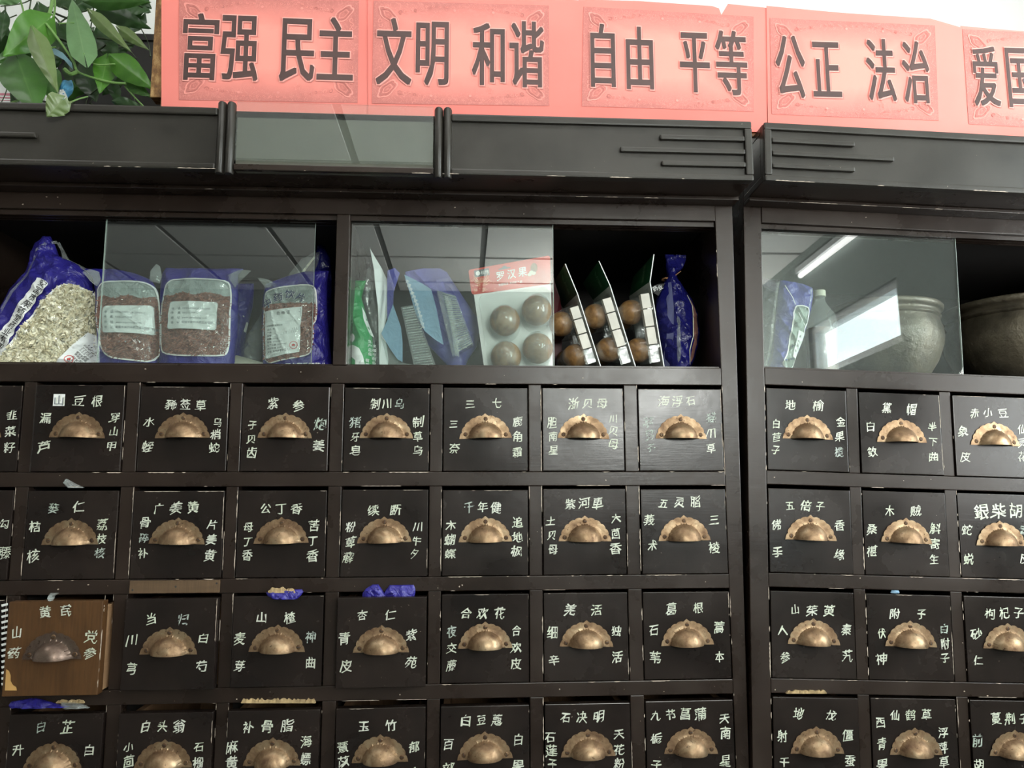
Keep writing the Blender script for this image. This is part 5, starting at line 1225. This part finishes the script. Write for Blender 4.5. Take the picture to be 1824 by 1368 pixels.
for k, d in enumerate(SH):
    yo = BY - 0.0006 - (0.0012 if k in (1, 3) else 0.0)
    mb = MB(); P = [bp(u, v) for u, v in d['poly']]; P = [Vector((p.x, 0, max(p.z, 0.4172))) for p in P]
    bm = bmesh.new(); f = bm.faces.new([bm.verts.new(p) for p in P]); bmesh.ops.triangulate(bm, faces=[f], ngon_method='EAR_CLIP')
    for _ in range(5):
        e = [q for q in bm.edges if q.calc_length() > 0.02]
        if not e: break
        bmesh.ops.subdivide_edges(bm, edges=e, cuts=1)
    bmesh.ops.triangulate(bm, faces=bm.faces[:])
    sy = lambda x, z, off=0.0, yo=yo: yo + wav(x, z) - 0.002 - off
    for v in bm.verts: v.co.y = sy(v.co.x, v.co.z)
    mb.frombm(bm); o = mb.build('paper_sheet', M_RED, ban)
    # printed panel
    Q = [bp(u, v) for u, v in d['pan']]; NX, NZ = 20, 12; vs = []; uv = []
    for j in range(NZ + 1):
        for i in range(NX + 1):
            a, c = i / NX, j / NZ; p = Q[0].lerp(Q[1], a).lerp(Q[3].lerp(Q[2], a), c); vs.append((p.x, sy(p.x, p.z, 0.0006), p.z)); uv.append((a, 1 - c))
    mb = MB(); mb.add(vs, [(j * (NX + 1) + i, j * (NX + 1) + i + 1, (j + 1) * (NX + 1) + i + 1, (j + 1) * (NX + 1) + i) for j in range(NZ) for i in range(NX)])
    po = mb.build('printed_panel', M_PANEL, o, 'rose panel printed darker round its border')
    ul = po.data.uv_layers.new(name='UVMap')
    for lp in po.data.loops: ul.data[lp.index].uv = uv[lp.vertex_index]
    # corner leaves, scrolls, dots and a star
    pf = lambda a, c, off=0.0011: (lambda p: (p.x, sy(p.x, p.z, off), p.z))(Q[0].lerp(Q[1], a).lerp(Q[3].lerp(Q[2], a), c))
    li = MB(); dk = MB(); rnd = random.Random(k + 3)
    asp = 1.62
    def ring(mb, cx, cz, rx, rz, wd, ang=0.0, petal=0.0, n=28, a0=0.0, a1=6.2832, spiral=0.0):
        L = []
        for q in range(n + 1):
            th = a0 + (a1 - a0) * q / n; r = (1 + petal * abs(math.sin(th * 2.5))) * (1 - spiral * q / n)
            for e in (1, 1 - wd):
                x = rx * r * e * math.cos(th); z = rz * r * e * math.sin(th); X = x * math.cos(ang) - z * math.sin(ang); Z = x * math.sin(ang) + z * math.cos(ang)
                L.append(pf(min(.995, max(.005, cx + X)), min(.99, max(.01, cz + Z * asp))))
        mb.add(L, [(2 * q, 2 * q + 1, 2 * q + 3, 2 * q + 2) for q in range(n)])
    for cx, cz, sg in ((0.085, 0.14, 1), (0.915, 0.14, -1), (0.085, 0.86, -1), (0.915, 0.86, 1)):
        for e, m_ in ((1.0, li), (0.72, dk), (0.48, li), (0.25, dk)):
            ring(m_, cx, cz, 0.062 * e, 0.030 * e, 0.16, sg * 0.75, 0.22)
        for q in range(7):
            ax = cx + (0.07 + 0.028 * q) * (1 if cx < .5 else -1); az = cz + (0.03 if cz > .5 else -0.03) * (1 + q * .25); r = 0.016 - q * 0.0012
            ring(li if q % 3 else dk, ax, az, r, r, 0.3, 0, 0, 14, rnd.uniform(0, 6), rnd.uniform(9, 12), 0.75)
            az2 = cz + (0.06 + 0.045 * q) * (1 if cz < .5 else -1)
            if q < 4: ring(li, cx - 0.045 * (1 if cx < .5 else -1), az2, r, r, 0.3, 0, 0, 14, rnd.uniform(0, 6), rnd.uniform(9, 12), 0.75)
    for q in range(22):
        a = 0.3 + 0.4 * q / 21; ring(li, a, 0.955 if q % 2 else 0.045, 0.010, 0.008, 0.35, 0, 0, 10, 0, 7, 0.5)
    for a, c in ((0.33, 0.92), (0.55, 0.915), (0.46, 0.08), (0.68, 0.09), (0.05, 0.45), (0.95, 0.55)):
        ring(li, a, c, 0.008, 0.008, 0.98, 0, 0, 10)
    st = []
    for q in range(11):
        r = 0.026 if q % 2 == 0 else 0.011; th = q * math.pi / 5
        for e in (1, 0.72): st.append(pf(0.66 + r * e * math.sin(th), 0.86 - r * e * math.cos(th) * asp))
    li.add(st, [(2 * q, 2 * q + 1, 2 * q + 3, 2 * q + 2) for q in range(10)])
    li.build('ornament_print', M_ORN, o, 'pale scrolled corner ornament', kind='stuff'); dk.build('ornament_shade_print', M_ORND, o, kind='stuff')
    umin, umax = min(p[0] for p in d['poly']), max(p[0] for p in d['poly'])
    for ch, l, r, tp, bt in CHARS:
        if not (umin <= (l + r) / 2 < umax): continue
        A_, B_ = bp(l, tp), bp(r, bt)
        vs, fs, wd = GL[('k', ch)]; xs = [p[0] for p in vs]; ys = [p[1] for p in vs]
        kx, ky = (B_.x - A_.x) / (max(xs) - min(xs) + 0.044), (A_.z - B_.z) / (max(ys) - min(ys) + 0.01); x0_, y0_ = min(xs) - 0.022, min(ys) - 0.005
        core = [(0, 0), (.022, .005), (-.022, .005), (.022, -.005), (-.022, -.005), (.011, 0), (-.011, 0)]
        rim = [(sx_ * .040, sy_ * .020) for sx_ in (-1, 0, 1) for sy_ in (-1, 0, 1)]
        for nm, mat, off, dx, shs in (('character_shadow', M_SHDW, 0.0014, 0.0030, core), ('character_outline', M_HALO, 0.0018, 0.0, rim), ('character', M_CHAR, 0.0024, 0.0, core)):
            mb = MB()
            for q, (hx, hy_) in enumerate(shs):
                L = []
                for x, y in vs:
                    X = A_.x + (x + hx - x0_) * kx + dx; Z = B_.z + (y + hy_ - y0_) * ky - dx * 0.8; L.append((X, sy(X, Z, off + q * 0.00003), Z))
                mb.add(L, fs)
            mb.build(nm, mat, o)
# ---- pothos plant
plant = thing('potted_pothos', 'trailing green pothos vine with heart-shaped leaves on top of the cabinet, upper left', 'plant', (0.30, 0.10, 0.417))
def leaf(base, tip, wpx, Y, kind, Yt=None, fold=0.25, roll=0.0, curl=0.12, asym=1.0):
    Yt = Y if Yt is None else Yt
    Bp, Tp = FL.at(*base, Y), FL.at(*tip, Yt); ax = Tp - Bp; L = ax.length; ax.normalize()
    view = ((Bp + Tp) / 2 - CAM).normalized(); sd = ax.cross(view).normalized(); nr = sd.cross(ax).normalized()
    if nr.dot(view) > 0: nr = -nr
    sd2 = sd * math.cos(roll) + nr * math.sin(roll); nr2 = nr * math.cos(roll) - sd * math.sin(roll)
    W = wpx / FPX * (Bp - CAM).dot(A_L[2].to_3d() if False else Vector(A_L[2]))
    W /= max(0.35, abs(math.cos(roll)))
    N, K = 18, 8; vs = []; uv = []
    for i in range(N + 1):
        t_ = i / N
        w_ = (math.sin(math.pi * min(1, t_ ** 0.52)) ** 0.8 if t_ < 1 else 0) * (1 - 0.25 * t_); w_ = max(w_, 0.0)
        if t_ < 0.06: w_ = 0.55 * (t_ / 0.06) ** 0.5 * 0.9 if t_ > 0 else 0.05
        for k in range(-K, K + 1):
            s_ = k / K; a = -0.17 * L * (1 - t_) ** 6 * abs(s_) ** 1.2 * 1.2     # heart lobes fall behind the leaf base
            p = Bp + ax * (L * t_ + a) + sd2 * (W * w_ * s_ * (asym if s_ > 0 else 1.0)) + nr2 * (W * w_ * (-abs(s_) ** 1.4 * fold) - curl * L * (t_ - 0.3) ** 2 * (1 if t_ > .3 else 0) + 0.0012 * math.sin(t_ * 22 + abs(s_) * 3) * abs(s_))
            vs.append(p); uv.append((0.5 + s_ / 2, t_))
    vs = [Vector((p.x, p.y, max(p.z, 0.4195))) if p.y > -0.1045 else p for p in vs]
    n = 2 * K + 1; mb = MB(); mb.add(vs, [(i * n + k, i * n + k + 1, (i + 1) * n + k + 1, (i + 1) * n + k) for i in range(N) for k in range(n - 1)])
    o = mb.build('leaf', LEAF[kind], plant, smooth=True)
    ul = o.data.uv_layers.new(name='UVMap')
    for lp in o.data.loops: ul.data[lp.index].uv = uv[lp.vertex_index]
    return o
leaf((82, 38), (9, 98), 33, -0.01, 'b', -0.06, 0.2)
leaf((150, 97), (126, -12), 25, -0.03, 'p', 0.03, 0.15)
leaf((166, 26), (229, 88), 13, 0.00, 'o', -0.04, 0.5)
leaf((215, 52), (262, 87), 11, 0.01, 'o', -0.01, 0.4)
leaf((205, 106), (271, 156), 24, -0.02, 'b', -0.05, 0.3)
leaf((63, 63), (101, 160), 19, -0.05, 'o', -0.08, 0.35)
leaf((32, 106), (64, 196), 42, -0.03, 'm', -0.08, 0.25)
leaf((112, 178), (83, 208), 23, -0.115, 'o', -0.118, 0.15, curl=0.0)
leaf((190, 106), (178, 163), 20, 0.00, 'b', -0.03, 0.3)
leaf((166, 2), (266, 4), 16, 0.02, 'm', 0.0, 0.3)
leaf((188, 18), (266, 50), 18, 0.06, 'd', 0.05, 0.3)
leaf((180, 52), (206, 110), 22, 0.07, 'd', 0.05, 0.3)
leaf((48, 88), (-12, 112), 17, 0.02, 'm', 0.0, 0.3)
leaf((228, 146), (268, 172), 13, -0.01, 'm', -0.03, 0.2)
leaf((208, 182), (256, 192), 12, -0.02, 'd', -0.04, 0.2)
leaf((200, 148), (212, 186), 11, 0.02, 'd', 0.0, 0.4)
leaf((30, -8), (-6, 8), 12, 0.0, 'p', 0.0, 0.2)
leaf((8, 26), (2, 72), 10, 0.03, 'd', 0.02, 0.3)
leaf((104, -14), (132, 18), 20, 0.08, 'd', 0.05, 0.3)
leaf((84, 118), (92, 178), 22, 0.02, 'm', -0.02, 0.3)
leaf((150, 120), (170, 178), 26, 0.10, 'd', 0.08, 0.3)
leaf((236, -20), (268, 14), 15, 0.04, 'd', 0.03, 0.3)
leaf((40, 140), (20, 186), 14, 0.05, 'd', 0.04, 0.3)
leaf((70, 10), (86, 52), 14, 0.05, 'd', 0.04, 0.3)
rnd = random.Random(12)
for k in range(30):
    u, v = rnd.uniform(-40, 262), rnd.uniform(-50, 165); a = rnd.uniform(0.4, 2.7); L = rnd.uniform(34, 62)
    leaf((u, v), (u + L * math.cos(a), v + L * math.sin(a)), L * rnd.uniform(0.22, 0.36), rnd.uniform(0.08, 0.22), rnd.choice('dddm'), None, rnd.uniform(0.1, 0.4), rnd.uniform(-0.9, 0.9))
def stem(pts, r, mat, Y=None):
    P = [FL.at(p[0], p[1], p[2]) for p in pts]; Q = []
    for i in range(len(P) - 1):
        p0, p1, p2, p3 = P[max(0, i - 1)], P[i], P[i + 1], P[min(len(P) - 1, i + 2)]
        for q in range(5):
            t_ = q / 5; Q.append(0.5 * ((2 * p1) + (p2 - p0) * t_ + (2 * p0 - 5 * p1 + 4 * p2 - p3) * t_ * t_ + (-p0 + 3 * p1 - 3 * p2 + p3) * t_ ** 3))
    Q.append(P[-1]); Q = [Vector((p.x, p.y, max(p.z, 0.4205))) if p.y > -0.104 else p for p in Q]; mb = MB(); mb.tube(Q, r, 7); mb.build('stem', mat, plant, smooth=True)
stem([(82, 42, -.01), (100, 65, -.01), (118, 90, -.01), (132, 112, -.01), (139, 128, -.01), (170, 140, -.02), (200, 147, -.02), (225, 149, -.02)], 0.0021, M_STEM)
stem([(149, 95, -.03), (158, 106, -.02), (172, 115, -.02), (205, 114, -.02)], 0.0013, M_STEM)
stem([(222, 153, -.01), (235, 168, -.01), (258, 192, -.03)], 0.0013, M_STEM)
stem([(122, 184, -.08), (138, 177, -.04), (156, 172, 0)], 0.0013, M_STEM)
stem([(-8, 200, -.07), (12, 188, -.06), (34, 178, -.03)], 0.0022, M_STEM)
stem([(-4, 122, .02), (10, 146, .0), (24, 168, -.02), (32, 180, -.03)], 0.0022, M_STEMD)
stem([(105, 42, .0), (132, 41, .0)], 0.0013, M_STEM)
stem([(83, 38, .02), (92, 10, .02), (94, -20, .02)], 0.003, M_STEM)
stem([(90, 50, .03), (98, 15, .03), (96, -20, .03)], 0.0018, M_STEM)
stem([(36, 0, .03), (42, 22, .03), (40, 40, .03)], 0.0016, M_STEM)
stem([(116, 124, .0), (126, 132, -.01), (138, 128, -.01)], 0.0035, M_STEM)
stem([(60, 100, .0), (80, 88, .0), (100, 84, .0)], 0.0015, M_STEM)
for k in range(46):
    u, v = rnd.uniform(-10, 262), rnd.uniform(-20, 185); a = rnd.uniform(0, 3.14); L = rnd.uniform(30, 90); Y = rnd.uniform(0.03, 0.2)
    stem([(u, v, Y), (u + L * .5 * math.cos(a) + rnd.uniform(-8, 8), v + L * .5 * math.sin(a) + rnd.uniform(-8, 8), Y + .01), (min(268, u + L * math.cos(a)), v + L * math.sin(a), Y)], rnd.uniform(0.0009, 0.002), M_STEMD)
# the pot the vine grows from, half hidden
a, c = FL.at(96, 190, 0.24), FL.at(300, 190, 0.24); zt_ = FL.at(200, 60, 0.24).z
mb = MB(); mb.box(a.x, c.x, 0.24, 0.253, 0.4172, zt_, 0.003); mb.box(a.x, c.x, 0.40, 0.413, 0.4172, zt_, 0.003); mb.box(a.x, a.x + 0.012, 0.2532, 0.3998, 0.4172, zt_, 0.003); mb.box(c.x - 0.012, c.x, 0.2532, 0.3998, 0.4172, zt_, 0.003); mb.box(a.x - 0.004, c.x + 0.004, 0.236, 0.2398, zt_ - 0.014, zt_, 0.001)
mb.build('planter_trough', plain('black_plastic_planter', (0.012, 0.010, 0.009), 0.55), plant, 'black plant trough, mostly hidden by leaves')
mb = MB(); mb.box(a.x + 0.0122, c.x - 0.0122, 0.2533, 0.3997, zt_ - 0.05, zt_ - 0.02); mb.build('soil', plain('dark_potting_soil', (0.02, 0.014, 0.01), 0.95, vary=0.5, scale=90, bump=0.8), plant)
# odds and ends among the leaves
t = thing('crumpled_wrapper', 'small crumpled blue and white plastic wrapper under the pothos leaves', 'wrapper', FL.at(120, 175, 0.02))
BW = Bag(FL, [(143, 112, 128), (152, 108, 131), (162, 104, 130), (174, 100, 118)], 0.03, 0.03, floor_z=0.4175, wr=0.004, seed=30, sc=60); BW.body('wrapper_body', plastic('sky_blue_wrapper', (0.10, 0.36, 0.62, 1), 0.3, 0.4), t, nt=20)
mb = MB(); BW.patch(mb, [(102, 158), (115, 160), (116, 176), (100, 176)], 0.001); mb.build('white_part', M_WHITE, t)
t = thing('carton', 'white printed carton with pink stripes behind the leaves at the left edge', 'box', FL.at(5, 190, 0.28))
a, c = FL.at(-60, 110, 0.28), FL.at(30, 190, 0.28); b = MB(); b.box(a.x, c.x, 0.28, 0.38, 0.4172, a.z, 0.001); b.build('carton_body', M_WHITE, t)
b = MB()
for v0, v1 in ((166, 170), (173, 175), (178, 179)): z0, z1 = FL.at(0, v1, 0.28).z, FL.at(0, v0, 0.28).z; b.box(a.x + .002, c.x - .004, 0.2794, 0.28, z0, z1)
b.build('pink_stripe', plain('pink_stripe_print', (0.62, 0.20, 0.27), 0.5), t)
t = thing('plastic_tape', 'light blue plastic tape lying between the leaves above the carton', 'tape', FL.at(50, 80, 0.06))
mb = MB(); P = [FL.at(u, v, Y) for u, v, Y in ((36, 76, .07), (52, 71, .07), (68, 84, .06), (90, 82, .06), (112, 94, .05), (128, 112, .05))]; L = []
for p in P: L += [p, p + Vector((0.002, 0.002, -0.012))]
mb.add(L, [(2 * i, 2 * i + 1, 2 * i + 3, 2 * i + 2) for i in range(5)]); mb.build('tape_strip', plastic('light_blue_tape', (0.30, 0.52, 0.62, 1), 0.35, 0.2), t)

# ------------------------------------------------------------------ things caught in the drawer gaps
def scrap(label, rows, mat, cat='wrapper', name='plastic_scrap', frame=FL, Y=-0.004, T=0.012, seed=0, second=None):
    B = Bag(frame, rows, Y, T, floor_z=-2, wr=0.003, seed=seed, sc=70)
    t = thing(name, label, cat, (frame.at((rows[0][1] + rows[0][2]) / 2, rows[-1][0], Y)), frame)
    B.R = [r for r in B.R if r[0] > -1.9]
    B.body('scrap_body', mat, t, nu=24, nt=14); return t, B
scrap('royal blue bag edge sticking out above the 杏仁 drawer, left half of the knot', [(1041, 664, 674), (1048, 652, 679), (1056, 646, 684), (1063, 645, 690)], M_BLUE, seed=41, name='bag_edge')
scrap('flat royal blue bag edge above the 杏仁 drawer, right half of the knot', [(1042, 694, 737), (1050, 688, 740), (1056, 684, 740), (1062, 680, 738)], M_BLUE, seed=42, name='bag_edge')
scrap('small blue and silver bag edge above the 山楂 drawer', [(1050, 500, 538), (1055, 474, 540), (1061, 476, 536), (1067, 486, 530)], M_BLUE, seed=43, name='bag_edge')
scrap('crumpled blue bag neck above the 白芷 drawer', [(1244, 54, 66), (1249, 20, 84), (1255, 15, 104), (1260, 18, 126)], M_BLUE, seed=44, name='bag_edge')
scrap('clear and white plastic scrap right of the blue bag neck above the 白芷 drawer', [(1250, 110, 128), (1256, 108, 150), (1261, 112, 160)], M_HAZE, seed=45)
scrap('triangular clear plastic scrap with green edge above the 蒌仁 drawer', [(853, 117, 120), (860, 112, 132), (869, 122, 150)], M_HAZE, seed=46)
scrap('tiny white torn plastic scrap hanging over the 黄芪 drawer', [(1056, 90, 106), (1061, 87, 98), (1070, 89, 93)], M_HAZE, seed=47, Y=-0.038)
scrap('tiny pale blue plastic scrap above the 附子 drawer', [(1051, 1588, 1600), (1056, 1586, 1602)], M_LBLUE, seed=48)
def ragged(label, u0, u1, v0, v1, frame, Y, seed):
    rnd = random.Random(seed); a, c = frame.at(u0, v1, Y), frame.at(u1, v1, Y); h = frame.at(u0, v0, Y).z - a.z; n = int((u1 - u0) / 3.2)
    mb = MB(); vs = []
    for i in range(n + 1):
        x = a.x + (c.x - a.x) * i / n; z = a.z + (c.z - a.z) * i / n; hh = h * rnd.uniform(0.55, 1.15) * (0.3 if i in (0, n) else 1)
        vs += [(x, Y - 0.001, z), (x, Y - 0.001 - rnd.uniform(0, .002), z + hh), (x, Y + 0.003, z + hh * .9), (x, Y + 0.003, z)]
    mb.add(vs, [(4 * i + k, 4 * i + (k + 1) % 4, 4 * i + 4 + (k + 1) % 4, 4 * i + 4 + k) for i in range(n) for k in range(4)] + [(0, 1, 2, 3), (4 * n + 3, 4 * n + 2, 4 * n + 1, 4 * n)])
    o = mb.build('torn_cardboard', M_TAN, frame=frame); o['label'] = label; o['category'] = 'cardboard'; return o
M_TAN = plain('torn_tan_fibreboard', (0.46, 0.33, 0.17), 0.9, vary=0.3, scale=120, bump=0.6)
ragged('ragged tan fibreboard strip above the 补骨脂 drawer', 430, 562, 1244, 1252.5, FL, -0.0022, 1)
ragged('ragged tan fibre tuft above the blue bag edge over 山楂', 478, 526, 1046, 1056, FL, -0.0075, 2)
ragged('ragged tan fibreboard strip above the 地龙 drawer of the right cabinet', 1400, 1472, 1229, 1235.5, FR, -0.0022, 3)
ragged('tan fibre tuft above the 白芷 drawer beside the plastic scrap', 100, 150, 1246, 1252.5, FL, -0.0022, 4)
# bare board screwed over the rail above the third-row drawer
a, c = FL.at(231, 1057, -0.004), FL.at(392, 1033, -0.004); b = MB(); b.box(a.x, c.x, -0.0065, -0.0016, a.z, c.z, 0.0006); ob = b.build('repair_board', M_BRD, CABL, 'bare brown wooden strip screwed over the rail')
b = MB()
for u, v in ((236, 1051), (313, 1045), (386, 1039)): p = FL.at(u, v, -0.0066); b.add([(p.x + .0016 * math.cos(q * .8), -0.0069, p.z + .0016 * math.sin(q * .8)) for q in range(8)], [tuple(range(8))])
b.build('screw_hole', M_BLACK, ob)
# white tape patch behind the first character of 山豆根, and the chipped corner of the brown drawer
def find_drawer(cab, ch):
    for o in cab.children:
        if ch in o.get('label', ''): return o
d1 = find_drawer(CABL, '山豆根'); a, c = FL.at(94, 723, -0.003), FL.at(116, 702, -0.003); b = MB(); b.box(a.x, c.x, -0.0031, -0.0026, a.z, c.z); b.build('tape_patch', M_WHITE, d1, 'small white tape patch')
b = MB(); p = FL.at(105, 713, -0.0033); put_glyph(b, '山', 'h', p.x, p.z, 0.017, -0.0034); b.build('inked_character', M_GREY, d1)
d2 = find_drawer(CABL, '黄芪'); P = [FL.at(u, v, -0.0346) for u, v in ((8.5, 1230), (11, 1192), (16, 1195), (19, 1203), (19, 1213), (23, 1220), (29, 1224), (30, 1230))]
mb = MB(); mb.add([tuple(q) for q in P], [(0, k + 1, k) for k in range(1, len(P) - 1)])
mb.build('chipped_corner', plain('fresh_yellow_wood', (0.50, 0.28, 0.09), 0.6), d2, 'pale chipped lower left corner')
mb = MB(); P = [FL.at(u, v, -0.0344) for u, v in ((188, 1060), (173.5, 1232))]; chips(mb, P[1].x, P[1].z, P[0].x, P[0].z, -0.0344, 0.0016, 0.95); mb.build('worn_edge', M_CHIP, d2, kind='stuff')
# striped packet in the half open drawer at the left edge
sheet('striped_packet', [(-6, 1068, -.012), (15, 1066, -.012), (15, 1150, -.012), (14, 1222, -.012), (-6, 1224, -.012)], M_NAVY, None, 0.003, 'dark packet with white stripes sticking out of the drawer left of 黄芪', 'packaging')
pk = bpy.data.objects['striped_packet']; mb = MB()
for k in range(15):
    v = 1074 + k * 10; P = [FL.at(u, vv, -0.0126) for u, vv in ((2, v + 3), (14, v), (14, v + 4), (3, v + 7))]; mb.add([tuple(q) for q in P], [(0, 1, 2, 3)])
LOC['striped_packet'] = Vector((0, 0, 0)); mb.build('white_stripes', M_WHITE, pk)
for nm in ('card', 'paper_leaflet'): pass
# members of a kind share a group
for o in bpy.data.objects:
    if o.parent is None and o.get('category'):
        k = o.name.split('.')[0]
        g = {'blister_pack': 'blister packs of brown fruits', 'herb_bag': 'bags of dried herbs on the shelves', 'bag_edge': 'blue bag edges caught in the drawers', 'plastic_scrap': 'plastic scraps caught in the drawers', 'torn_cardboard': 'torn fibreboard strips above drawers', 'clay_pot': 'clay pots in the right cabinet', 'plastic_tray': 'ribbed plastic trays', 'folded_bag': 'folded blue bags', 'medicine_cabinet': 'herb cabinets'}.get(k)
        if g: o['group'] = g
